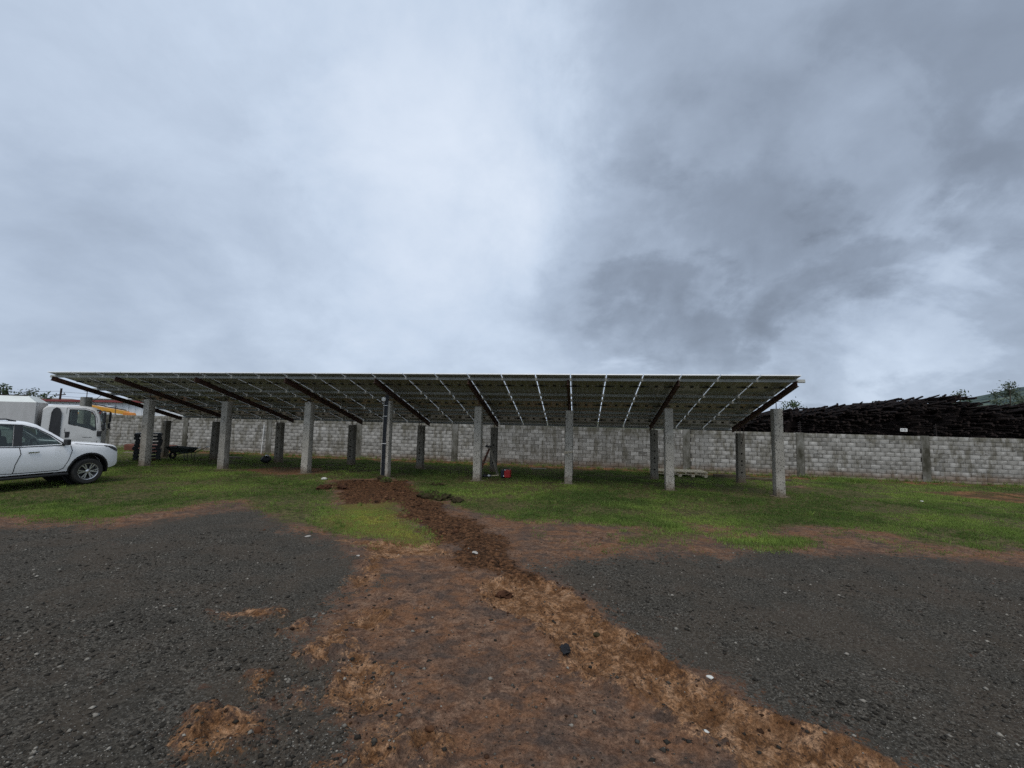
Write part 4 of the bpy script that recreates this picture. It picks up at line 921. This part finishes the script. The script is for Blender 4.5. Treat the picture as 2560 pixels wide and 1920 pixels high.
def build_wood():
    # pale pine pallet
    x, y = 7.6, 19.75; t = empty('wooden_pallet', at(x, y), YAW, 'long pale pine pallet lying flat on the grass before the wall', 'pallet')
    for j in range(6):
        b = MB(); b.box((0, -.45 + j * .18, .235 + random.uniform(-.004, .004)), (2.35, .12, .022)); b.build('top_board', MT['wood'], t)
    for bx in np.linspace(-1.1, 1.1, 6):
        b = MB(); b.box((bx, 0, .195), (.10, 1.0, .05)); b.build('cross_board', MT['wood'], t)
    for j in range(3):
        b = MB(); b.box((0, -.44 + j * .44, .125), (2.35, .09, .02)); b.build('middle_board', MT['wood'], t)
    for bx in np.linspace(-1.08, 1.08, 5):
        for by in (-.44, 0, .44):
            b = MB(); b.box((bx, by, .062), (.14, .09, .10)); b.build('block', MT['wood'], t)
    spec = [((9.9, 19.5), 1.5, 'oldwood', .02, 'short dark timber beam lying on bare soil before the wall', .12), ((11.0, 18.75), 1.9, 'oldwood', -.10, 'long dark plank lying beside the rear end post', .09), ((10.9, 18.98), 1.8, 'greywood', -.06, 'greyish plank lying behind the long dark plank', .07), ((1.35, 20.9), .75, 'greywood', .05, 'short pale board lying on red soil near the wall', .05)]
    for (x, y), L, m, rz, lab, h in spec:
        b = MB(); b.box((0, 0, h / 2 + .01), (L, .2, h)); o = b.build('plank', MT[m], None, Matrix.Translation(at(x, y, .0)) @ Matrix.Rotation(YAW + rz, 4, 'Z'), bevel=.006); tag(o, lab, 'plank')
    p = wall_pt(-14.95, -.07); q = wall_pt(-14.96, -.16)
    b = MB(); b.tube((q.x, q.y, G(q.x, q.y)), (p.x, p.y, G(p.x, p.y) + 1.72), .022, n=10); o = b.build('white_pipe', MT['whitepl']); tag(o, 'thin white pipe leaning against the block wall', 'pipe')
    # paving strips seen as pale streaks in the grass
    for x, y, L, lab in ((-19.6, 23.6, 3.2, 'pale concrete kerb strip left of the stacked pallets'), (-14.7, 22.6, 1.6, 'pale concrete strip in the grass behind the wheelbarrow')):
        b = MB(); b.box((0, 0, .03), (L, .22, .10)); o = b.build('concrete_strip', MT['post'], None, Matrix.Translation(at(x, y)) @ Matrix.Rotation(YAW, 4, 'Z'), bevel=.01); tag(o, lab, 'kerb')
    b = MB(); b.box((0, 0, .2), (3.2, .5, .42)); o = b.build('low_box', MT['redwood'], None, Matrix.Translation(at(-20.9, 25.2)) @ Matrix.Rotation(WANG, 4, 'Z'), bevel=.08); tag(o, 'low reddish brown box along the foot of the wall left of the pallets', 'box')
build_wood()
def build_ladder():
    x, y = -.86, 18.05; t = empty('step_ladder', at(x, y), YAW + .05, 'small wooden step ladder standing open behind a post', 'ladder')
    H = 1.12
    for s in (-1, 1):
        b = MB(); b.bar((-.47, s * .22, 0), (-.02, s * .15, H), .035, .075, (0, 1, 0)); b.build('front_rail', MT['redwood'], t)
        b = MB(); b.bar((.36, s * .2, 0), (.02, s * .13, H - .02), .03, .045, (0, 1, 0)); b.build('rear_rail', MT['greywood'], t)
    for k in (.22, .46, .70):
        b = MB(); xx = -.47 + .45 * k; b.box((xx, 0, H * k), (.14, .36, .025)); b.build('step', MT['greywood'], t)
    b = MB(); b.box((-.02, 0, H + .015), (.2, .38, .03)); b.build('top_step', MT['greywood'], t)
    b = MB(); b.bar((.30, -.19, .18), (.30, .19, .18), .025, .05); b.bar((.17, -.16, .6), (.17, .16, .6), .025, .05); b.build('rear_brace', MT['greywood'], t)
    # handheld grinder-like tool lying on the ladder top
    t2 = empty('power_tool', at(x - .06, y, H + .03), YAW + .3, 'small black power tool resting on top of the step ladder', 'tool')
    b = MB(); b.tube((-.14, 0, .045), (.08, 0, .05), .034, .028, 12); b.tube((.08, 0, .05), (.13, 0, .045), .03, .02, 12); b.build('body', MT['black'], t2, smooth=True)
    b = MB(); b.bar((-.05, 0, .03), (-.09, 0, .11), .03, .04); b.build('handle', MT['navy'], t2, bevel=.006)
    # red and dark blue machine box
    x, y = -.17, 17.45; t = empty('portable_machine', at(x, y), YAW - .1, 'small red and navy portable machine standing on the grass', 'machine')
    b = MB(); b.box((.07, 0, .17), (.23, .26, .30)); b.build('red_casing', MT['red'], t, bevel=.025)
    b = MB(); b.box((-.12, 0, .165), (.145, .24, .28)); b.build('navy_casing', MT['navy'], t, bevel=.02)
    b = MB(); b.path([(-.12, 0, .30), (-.10, 0, .36), (.10, 0, .36), (.13, 0, .31)], .014, 8); b.build('carry_handle', MT['black'], t, smooth=True)
    b = MB(); b.box((-.055, -.137, .08), (.03, .008, .06)); b.tube((-.01, -.12, .3), (-.01, -.12, .34), .02); b.build('white_label', MT['whitepl'], t)
    for q in (-.15, .15):
        b = MB(); b.box((q * .9, 0, .012), (.05, .24, .024)); b.build('foot', MT['rubber'], t)
    o = MB().bar((-.62, .12, .05), (-.28, .02, .10), .02, .03).build('timber_offcut', MT['wood'], None, Matrix.Translation(at(x, y))); tag(o, 'thin pale timber offcut lying beside the red machine', 'offcut')
    # black bag with pale end by the ladder foot
    t = empty('tool_bag', at(-.95, 17.5), .2, 'dark tool bag with a pale end lying near the ladder foot', 'bag')
    b = MB(); b.ball((0, 0, .05), .16, 5, 2, (1.2, .7, .42), .12); b.build('bag', MT['black'], t, smooth=True)
    b = MB(); b.ball((.08, -.08, .07), .05, 6, 2, (1.3, .8, .8), .12); b.build('pale_end', MT['whitepl'], t, smooth=True)
    t = empty('bin_bag', at(-11.62, 20.65), .2, 'black bin bag with white top leaning on a rear post', 'bag')
    b = MB(); b.ball((0, 0, .17), .2, 9, 2, (1.15, .9, .95), .13); b.build('bag', MT['black'], t, smooth=True)
    b = MB(); b.ball((.06, -.05, .36), .075, 10, 2, (1.3, 1, .5), .15); b.build('white_top', MT['whitepl'], t, smooth=True)
build_ladder()
def build_barrow():
    x, y = -16.0, 21.35; t = empty('wheelbarrow', at(x, y), YAW + .12, 'dark steel wheelbarrow standing under the canopy near the wall', 'wheelbarrow')
    b = MB(); b.add([(-.50, -.22, .33), (.25, -.22, .33), (.25, .22, .33), (-.50, .22, .33), (-.72, -.36, .62), (.42, -.34, .56), (.42, .34, .56), (-.72, .36, .62)], [(3, 2, 1, 0), (0, 1, 5, 4), (1, 2, 6, 5), (2, 3, 7, 6), (3, 0, 4, 7)])
    me = b.mesh('tray'); o = link('tray', me, t, MT['barrow']); sm = o.modifiers.new('thick', 'SOLIDIFY'); sm.thickness = .02
    for s in (-1, 1):
        b = MB(); b.path([(-.62, s * .06, .20), (-.1, s * .2, .30), (.35, s * .24, .34), (.85, s * .27, .60)], .018, 8); b.build('handle', MT['barrow'], t, smooth=True)
        b = MB(); b.tube((.85, s * .27, .60), (.98, s * .28, .625), .024, n=8); b.build('grip', MT['whitepl'], t)
        b = MB(); b.path([(.12, s * .22, .32), (.20, s * .23, 0.0), (.30, s * .23, .0), (.33, s * .23, .34)], .014, 7); b.build('leg', MT['barrow'], t)
    b = MB(); b.lathe([(.09, -.04), (.17, -.045), (.19, 0), (.17, .045), (.09, .04)], 'Y', 24, (-.62, 0, .19)); b.build('wheel', MT['rubber'], t, smooth=True)
build_barrow()

def lump_thing(name, x, y, size, mat, label, cat, seed, sub=2, jit=.22, grp=None, dz=0.0):
    b = MB(); b.ball((0, 0, size[2] * .45), 1.0, seed, sub, size, jit); xx = np.array([x]); yy = np.array([y]); rz = float(relief(xx, yy, masks(xx, yy))[0])
    o = b.build(name, MT[mat], None, Matrix.Translation((x, y, G(x, y) + rz + dz)) @ Matrix.Rotation(seed * 1.3, 4, 'Z'), smooth=1.1); tag(o, label, cat, grp); return o
def build_lumps():
    lump_thing('stone', 1.48, 3.36, (.032, .026, .024), 'litter', 'small white stone in the orange tyre rut at the bottom right', 'stone', 1)
    lump_thing('stone', 1.78, 3.95, (.034, .022, .012), 'litter', 'flat white stone on the dark patch above the tyre rut', 'stone', 2)
    lump_thing('stone', -3.72, 8.15, (.055, .035, .018), 'stone', 'pale stone half buried at the gravel edge below the left grass', 'stone', 3)
    lump_thing('stone', -.55, 7.25, (.065, .045, .02), 'stone', 'pale flat stone lying on the red trench soil', 'stone', 4)
    lump_thing('soil_clod', -.04, 5.72, (.10, .06, .045), 'soil', 'reddish brown soil clod on the orange tyre track', 'clod', 5, 3, .40)
    lump_thing('tar_lump', .57, 4.38, (.085, .045, .022), 'tar', 'black tar lump at the left rim of the orange tyre track', 'lump', 6, 3, .42)
    lump_thing('soil_clod', .95, 4.75, (.04, .03, .03), 'turf', 'small grey soil clod in the middle of the orange track', 'clod', 7)
    lump_thing('rock', -5.75, 13.55, (.24, .15, .09), 'soil', 'dark red earth lump left of the trench', 'clod', 8, 3, .38)
    lump_thing('rock', -5.2, 13.6, (.32, .13, .075), 'soil', 'long reddish earth slab lying beside the earth lump at the trench', 'clod', 9, 3, .38)
    lump_thing('litter', -6.65, 15.6, (.11, .08, .05), 'litter', 'crumpled white litter on the grass left of the trench', 'litter', 10)
    lump_thing('litter', 13.3, 14.1, (.05, .04, .02), 'litter', 'white scrap of litter on the right lawn', 'litter', 11)
    lump_thing('stone', -2.4, 7.05, (.03, .022, .014), 'stone', 'pale pebble on the gravel beside the red mud', 'stone', 12)
    # turf sods dug out of the trench, each with its own grass
    for i, (x, y, s) in enumerate([(-2.25, 12.35, (.34, .2, .17)), (-1.85, 12.2, (.28, .17, .13)), (-1.42, 11.95, (.22, .15, .09)), (-4.35, 15.35, (.30, .18, .11)), (-2.5, 14.9, (.24, .14, .09))]):
        lab = ['large grassy sod beside the trench', 'middle grassy sod beside the trench', 'small bare sod at the right end of the sods', 'grassy sod at the foot of the conduit post', 'low sod on the grass right of the conduit post'][i]
        t = empty('turf_sod', at(x, y), i * .7, lab, 'turf sod', 'sods dug out of the trench')
        b = MB(); b.ball((0, 0, s[2] * .3), 1, 20 + i, 3, s, .30); b.build('soil', MT['turf'], t, smooth=1.0)
        if i != 2:
            n = 160; u = RNG.normal(0, .55, n) * s[0]; w_ = RNG.normal(0, .5, n) * s[1]; zz = s[2] * 1.3 * np.sqrt(np.clip(1 - (u / s[0]) ** 2 - (w_ / s[1]) ** 2, 0, 1)) - .01
            v, f, tt = blades(u, w_, zz, np.full(n, .06), np.full(n, .02), 4, np.full(n, .25), np.full(n, .006))
            o = link('grass_blades', np_mesh('grass_blades', v, f, MT['grass'], tt), t); tag(o, kind='stuff')
build_lumps()

# ------------------------------------------------------------------ log pile beyond the wall
PROFILE = [(9.6, 1.3), (11.2, 2.0), (12.2, 2.4), (13.2, 2.75), (15.6, 2.8), (17.05, 3.1), (18.7, 3.2), (19.5, 3.38), (21.2, 3.62), (22.4, 3.22), (24.7, 3.16), (28, 3.0), (33, 2.4)]
def build_logs():
    meshes = []
    for i in range(4):
        b = MB(); n = 9; L = [2.3, 2.6, 2.9, 2.0][i]; r = [.055, .045, .065, .038][i]; rr = random.Random(i)
        ring = []; bend = rr.uniform(-.05, .05)
        for j, t in enumerate((0, .35, .7, 1.0)):
            k = 1 - .22 * t
            ring.append([(math.cos(a) * r * k * rr.uniform(.9, 1.1) + bend * math.sin(t * 3.14), math.sin(a) * r * k * rr.uniform(.9, 1.1), (t - .5) * L) for a in [2 * math.pi * q / n for q in range(n)]])
        vs = [p for g in ring for p in g]; fs = [(j * n + q, j * n + (q + 1) % n, (j + 1) * n + (q + 1) % n, (j + 1) * n + q) for j in range(3) for q in range(n)]
        ends = [tuple(range(n - 1, -1, -1)), tuple(range(3 * n, 4 * n))]
        me = bpy.data.meshes.new('log'); me.from_pydata(vs, [], fs + ends); me.materials.append(MT['logbark']); me.materials.append(MT['logend'])
        for k in (-1, -2): me.polygons[len(me.polygons) + k].material_index = 1
        me.polygons.foreach_set('use_smooth', [True] * len(me.polygons)); me.set_sharp_from_angle(angle=.8); meshes.append(me)
    def orient(tilt, yaw): return (Matrix.Rotation(WANG + yaw, 4, 'Z') @ Matrix.Rotation(R(90) - tilt, 4, 'X'))
    placed = []
    for rank in range(3):
        for k in range(2200 if rank == 0 else 900):
            s = random.uniform(9.5, 33); x = s; zt_ = interp(s, PROFILE) + (.0 if rank == 0 else .02)
            z = random.uniform(.2, zt_ - .05) if rank == 0 else random.uniform(zt_ - .8, zt_ - .02)
            y = wall_y(s) + 1.9 + rank * 1.5 + random.uniform(-.35, .35)
            placed.append((Vector((x, y, z)), random.gauss(.07, .07), random.gauss(0, .16), random.randrange(4)))
    # the mass
    vs, fs, mi = [], [], []; off = 0
    for p, tl, yw, mi_ in placed:
        me = meshes[mi_]; M_ = Matrix.Translation(p) @ orient(tl, yw)
        for v in me.vertices: vs.append(M_ @ v.co)
        for f in me.polygons: fs.append(tuple(i + off for i in f.vertices)); mi.append(f.material_index)
        off += len(me.vertices)
    me = bpy.data.meshes.new('log_mass'); me.from_pydata(vs, [], fs); me.materials.append(MT['logbark']); me.materials.append(MT['logend'])
    me.polygons.foreach_set('material_index', mi); o = link('log_pile', me); tag(o, 'huge dark pile of stacked logs rising behind the block wall', 'log pile', kind='stuff')
    # dark heart so that no daylight shows through the stack
    b = MB(); xs = np.linspace(9.6, 33, 40); vs = []; fs = []
    for x in xs:
        h = interp(x, PROFILE) - .28
        for dy, z in ((1.4, -.2), (1.4, h), (4.6, h), (4.6, -.2)): vs.append((x, wall_y(x) + dy, z))
    for i in range(len(xs) - 1):
        for j in range(4): fs.append((i * 4 + j, i * 4 + (j + 1) % 4, i * 4 + 4 + (j + 1) % 4, i * 4 + 4 + j))
    b.add(vs, fs); o = b.build('log_heart', MT['logbark']); tag(o, 'dark inner bulk of the log pile behind the wall', 'log pile', kind='stuff')
    # the logs that stick out of the crest can be told apart
    for k in range(170):
        s = random.uniform(11.5, 30); z = interp(s, PROFILE) + random.uniform(-.16, .05)
        p = Vector((s, wall_y(s) + random.uniform(1.5, 3.0), z)); tl = min(.2, abs(random.gauss(.10, .07))); yw = random.gauss(.05, .22)
        o = link('log', meshes[random.randrange(4)]); o.matrix_basis = Matrix.Translation(p) @ orient(tl, yw); tag(o, 'dark log sticking out of the crest of the log pile', 'log', 'logs along the crest of the pile')
build_logs()

# ------------------------------------------------------------------ trees
def tree(name, x, y, h, rad, crown_h, n, mat, label, seed, leaf=.07, gaps=.35, group='trees beyond the wall', z0=None):
    rr = np.random.default_rng(seed); rnd = random.Random(seed); z0 = G(0, 20) if z0 is None else z0
    t = empty(name, (x, y, z0), rnd.random() * 6, label, 'tree', group)
    b = MB(); tips = []; cb = h - crown_h; top = Vector((rnd.uniform(-.1, .1), rnd.uniform(-.1, .1), h * .96)); b.tube((0, 0, -.1), (0, 0, cb), .05 * h / 4 + .02, .035 * h / 4 + .012, 8); b.tube((0, 0, cb), top, .035 * h / 4 + .012, .01, 7)
    for k in range(12):
        a = rnd.uniform(0, 6.28); zz = cb + crown_h * rnd.uniform(0, .8); L = rad * rnd.uniform(.5, 1.0) * (1.1 - .6 * (zz - cb) / crown_h); e = Vector((math.cos(a) * L, math.sin(a) * L, zz + L * rnd.uniform(.3, .8))); b.tube((0, 0, zz), e, .018 * h / 4 + .005, .006, 5); tips.append(e)
        for q in range(2): tips.append(e * rnd.uniform(.6, .95) + Vector((rnd.uniform(-.2, .2) * rad, rnd.uniform(-.2, .2) * rad, rnd.uniform(-.1, .3) * rad)))
    tips.append(top); b.build('trunk', MT['bark'], t)
    T = np.array([v[:] for v in tips]); T[:, 2] = np.minimum(T[:, 2], h); c = T[rr.integers(0, len(T), n)] + rr.normal(0, 1, (n, 3)) * rad * np.array([.2, .2, .17])
    A = rr.normal(0, 1, (n, 3)); A /= np.linalg.norm(A, axis=1)[:, None]; B = np.cross(A, rr.normal(0, 1, (n, 3))); B /= np.linalg.norm(B, axis=1)[:, None]; s = leaf * rr.uniform(.5, 1.3, (n, 1))
    v = np.stack([c - A * s, c + B * s * .45, c + A * s, c - B * s * .45], 1).reshape(-1, 3); f = np.arange(4 * n).reshape(-1, 4); tint = np.repeat(np.clip(rr.normal(.45, .25, n) + (c[:, 2] - h + crown_h) / crown_h * .2, 0, 1), 4)
    link('crown', np_mesh('crown', v, f, MT[mat], tint), t)
for a in [('tree', 19.75, 30, 3.95, .8, 1.7, 2600, 'leaf', 'bushy green tree just right of the end post above the logs', 1, .085),
          ('tree', 21.35, 30, 3.45, .55, 1.2, 700, 'leaf', 'low rounded bush peeping over the logs right of the bushy tree', 2, .07),
          ('tree', 22.2, 26, 3.95, .32, .8, 160, 'leaf_grey', 'tiny thin sapling above the left part of the log pile', 3, .07),
          ('tree', 25.2, 25, 4.25, .42, .8, 160, 'leaf_grey', 'sparse sprig rising at the peak of the log pile', 4, .06),
          ('tree', 26.1, 25, 4.5, .55, 1.2, 420, 'leaf', 'small dark tree right of the log pile peak', 5, .08),
          ('tree', 30.2, 26, 5.2, .85, 2.2, 2600, 'leaf_grey', 'tall grey green tree against the far hill', 6, .075),
          ('tree', 27.6, 25.5, 3.65, .5, .8, 350, 'leaf', 'small round shrub between the peak tree and the tall tree', 7, .07)]: tree(*a)

# ------------------------------------------------------------------ far things
def build_far():
    # hill on the right
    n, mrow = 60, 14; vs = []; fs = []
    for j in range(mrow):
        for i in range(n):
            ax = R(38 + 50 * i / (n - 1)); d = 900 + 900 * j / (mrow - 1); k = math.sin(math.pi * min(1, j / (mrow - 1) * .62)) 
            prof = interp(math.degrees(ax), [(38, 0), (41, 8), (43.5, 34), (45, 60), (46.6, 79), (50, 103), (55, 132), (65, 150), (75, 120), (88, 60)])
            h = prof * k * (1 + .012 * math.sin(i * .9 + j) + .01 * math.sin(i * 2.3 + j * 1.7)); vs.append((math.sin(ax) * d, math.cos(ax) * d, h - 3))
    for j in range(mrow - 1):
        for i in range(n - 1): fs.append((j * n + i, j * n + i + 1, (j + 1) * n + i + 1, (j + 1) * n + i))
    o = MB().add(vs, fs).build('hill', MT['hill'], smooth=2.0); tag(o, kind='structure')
    # white shed with red fascia
    t = empty('white_shed', (-46, 56, -.3), R(-7), 'long white sheet metal shed with red fascia beyond the wall', 'shed')
    b = MB(); b.box((0, 4, 1.85), (34, 8, 3.7))
    b.build('wall', MT['roofwhite'], t)
    for i in range(34):
        b = MB(); b.box((-16.5 + i, -.03, 1.8), (.5, .06, 3.5)); b.build('wall_rib', MT['roofwhite'], t)
    b = MB(); b.box((0, 3.9, 3.83), (34.6, 9, .28)); b.build('fascia', MT['roofred'], t)
    t = empty('lean_to_roof', (-53.5, 50, -.3), R(-7), 'low white lean-to roof in front of the white shed', 'roof')
    b = MB(); b.add([(-6, -3, 2.75), (6, -3, 2.55), (6, 2, 3.15), (-6, 2, 3.25), (-6, -3, 2.67), (6, -3, 2.47), (6, 2, 3.07), (-6, 2, 3.17)], [(0, 1, 2, 3), (7, 6, 5, 4), (0, 4, 5, 1), (1, 5, 6, 2), (2, 6, 7, 3), (3, 7, 4, 0)]); b.build('roof_sheet', MT['roofwhite'], t)
    for x in (-5.8, 0, 5.8):
        for y in (-2.8, 1.8): b = MB(); b.box((x, y, 1.25), (.12, .12, 2.5)); b.build('support', MT['pole'], t)
    # pale house behind
    t = empty('pale_house', (-76, 82, -.3), R(-6), 'pale plastered house with flat roof beyond the shed', 'house')
    b = MB(); b.box((0, 4, 2.4), (10, 8, 4.9)); b.build('wall', MT['houswall'], t); b = MB(); b.box((0, 4, 4.98), (10.8, 8.8, .24)); b.build('roof', MT['roofwhite'], t)
    for i in range(4): b = MB(); b.box((-3.6 + i * 2.4, -.03, 3.6), (1.1, .06, 1.0)); b.build('window', MT['winglass'], t)
    # brown roofed house at the left edge
    t = empty('brown_roof_house', (-74, 60, -.3), R(-4), 'low house with brown pitched roof at the far left', 'house')
    b = MB(); b.box((0, 4, 1.6), (24, 8, 3.3)); b.build('wall', MT['houswall'], t)
    b = MB(); b.add([(-12.5, -.6, 3.2), (12.5, -.6, 3.2), (12.5, 8.6, 3.2), (-12.5, 8.6, 3.2), (-11, 4, 4.7), (9, 4, 4.25)], [(0, 1, 5, 4), (1, 2, 5), (2, 3, 4, 5), (3, 0, 4), (3, 2, 1, 0)]); b.build('roof', MT['tile'], t)
    # power pole and lines
    px, py = -63.2, 60; t = empty('power_pole', (px, py, -.3), 0, 'dark wooden power pole rising beyond the white shed', 'power pole')
    b = MB(); b.tube((0, 0, 0), (.25, 0, 5.6), .15, .11, 10); b.build('pole', MT['pole'], t, smooth=True)
    b = MB(); b.bar((-.5, 0, 4.6), (.9, 0, 4.75), .09, .12); b.build('cross_arm', MT['pole'], t)
    for i in range(3): b = MB(); b.lathe([(.02, 0), (.06, .03), (.06, .14), (.03, .17)], 'Z', 10, (-.4 + i * .55, 0, 4.72 + i * .06)); b.build('insulator', MT['black'], t)
    for i, (dz, x1) in enumerate(((5.2, -110), (4.75, -110), (4.5, -30), (5.1, -30))):
        pts = [(px + .2 + (x1 - px) * u, py + 2 * u, -.3 + dz - .9 * math.sin(math.pi * u) * .6) for u in np.linspace(0, 1, 9)]
        o = MB().path(pts, .018, 5).build('power_line', MT['black']); tag(o, ['upper power line running left from the pole', 'lower power line running left from the pole', 'lower power line running right from the pole', 'upper power line running right from the pole'][i], 'power line')
    # yellow loader boom lowered behind the wall
    bx, by = -30.0, 32.3; t = empty('yellow_crane', (bx, by, -.3), R(-6), 'yellow crane boom with orange end showing above the block wall', 'crane')
    b = MB(); b.add([(-1.9, -.16, 2.62), (1.35, -.16, 2.28), (1.35, .16, 2.28), (-1.9, .16, 2.62), (-1.9, -.16, 2.98), (1.35, -.16, 2.52), (1.35, .16, 2.52), (-1.9, .16, 2.98)], [(3, 2, 1, 0), (4, 5, 6, 7), (0, 1, 5, 4), (1, 2, 6, 5), (2, 3, 7, 6), (3, 0, 4, 7)]); b.build('boom', MT['yellow'], t)
    b = MB(); b.add([(1.2, -.2, 2.05), (2.0, -.2, 2.1), (2.0, .2, 2.1), (1.2, .2, 2.05), (1.2, -.2, 2.48), (1.85, -.2, 2.42), (1.85, .2, 2.42), (1.2, .2, 2.48)], [(3, 2, 1, 0), (4, 5, 6, 7), (0, 1, 5, 4), (1, 2, 6, 5), (2, 3, 7, 6), (3, 0, 4, 7)]); b.build('boom_head', MT['orange'], t, bevel=.05)
    b = MB(); b.tube((-1.7, -.05, 3.05), (1.3, -.05, 2.60), .035); b.build('hydraulic_ram', MT['pole'], t)
    b = MB(); b.box((-2.1, 0, 2.55), (.55, .5, .75)); b.box((-2.1, 0, 1.4), (.9, 1.0, 2.0)); b.box((-2.0, 0, .5), (3.5, 2.0, .5)); b.build('turret', MT['orange'], t, bevel=.06)
    for sx in (-3.2, -.9):
        for sy in (-.9, .9): w_ = MB(); w_.lathe([(.2, -.13), (.45, -.13), (.48, 0), (.45, .13), (.2, .13)], 'Y', 20, (sx, sy, .46)); w_.build('wheel', MT['rubber'], t, smooth=True)
    # trees far left
    for i, (x, y, h, r_, m_, lab) in enumerate([(-73.5, 62, 6.2, .9, 'leaf', 'dark tree crown cut by the left edge of the picture'), (-68.2, 61, 5.5, 1.1, 'leaf_grey', 'small dark tree over the brown roof'), (-66.0, 61, 5.0, .9, 'leaf', 'low dark bush at the end of the brown roof'), (-70.5, 62, 5.0, 1.2, 'leaf_grey', 'thin sparse tree between the two dark trees at far left')]):
        tree('tree', x, y, h, r_, 1.7, 260, m_, lab, 30 + i, .22, group='trees at the far left', z0=-.3)
    tree('tree', -74.5, 88, 6.6, 2.4, 2.6, 900, 'leaf', 'wide dark tree rising behind the pale house', 40, .25, group='trees at the far left', z0=-.3)
    tree('tree', -62, 78, 5.6, 2.4, 2.4, 900, 'leaf', 'yellowish bush beside the shed roof under the canopy edge', 41, .25, group='trees at the far left', z0=-.3)
build_far()
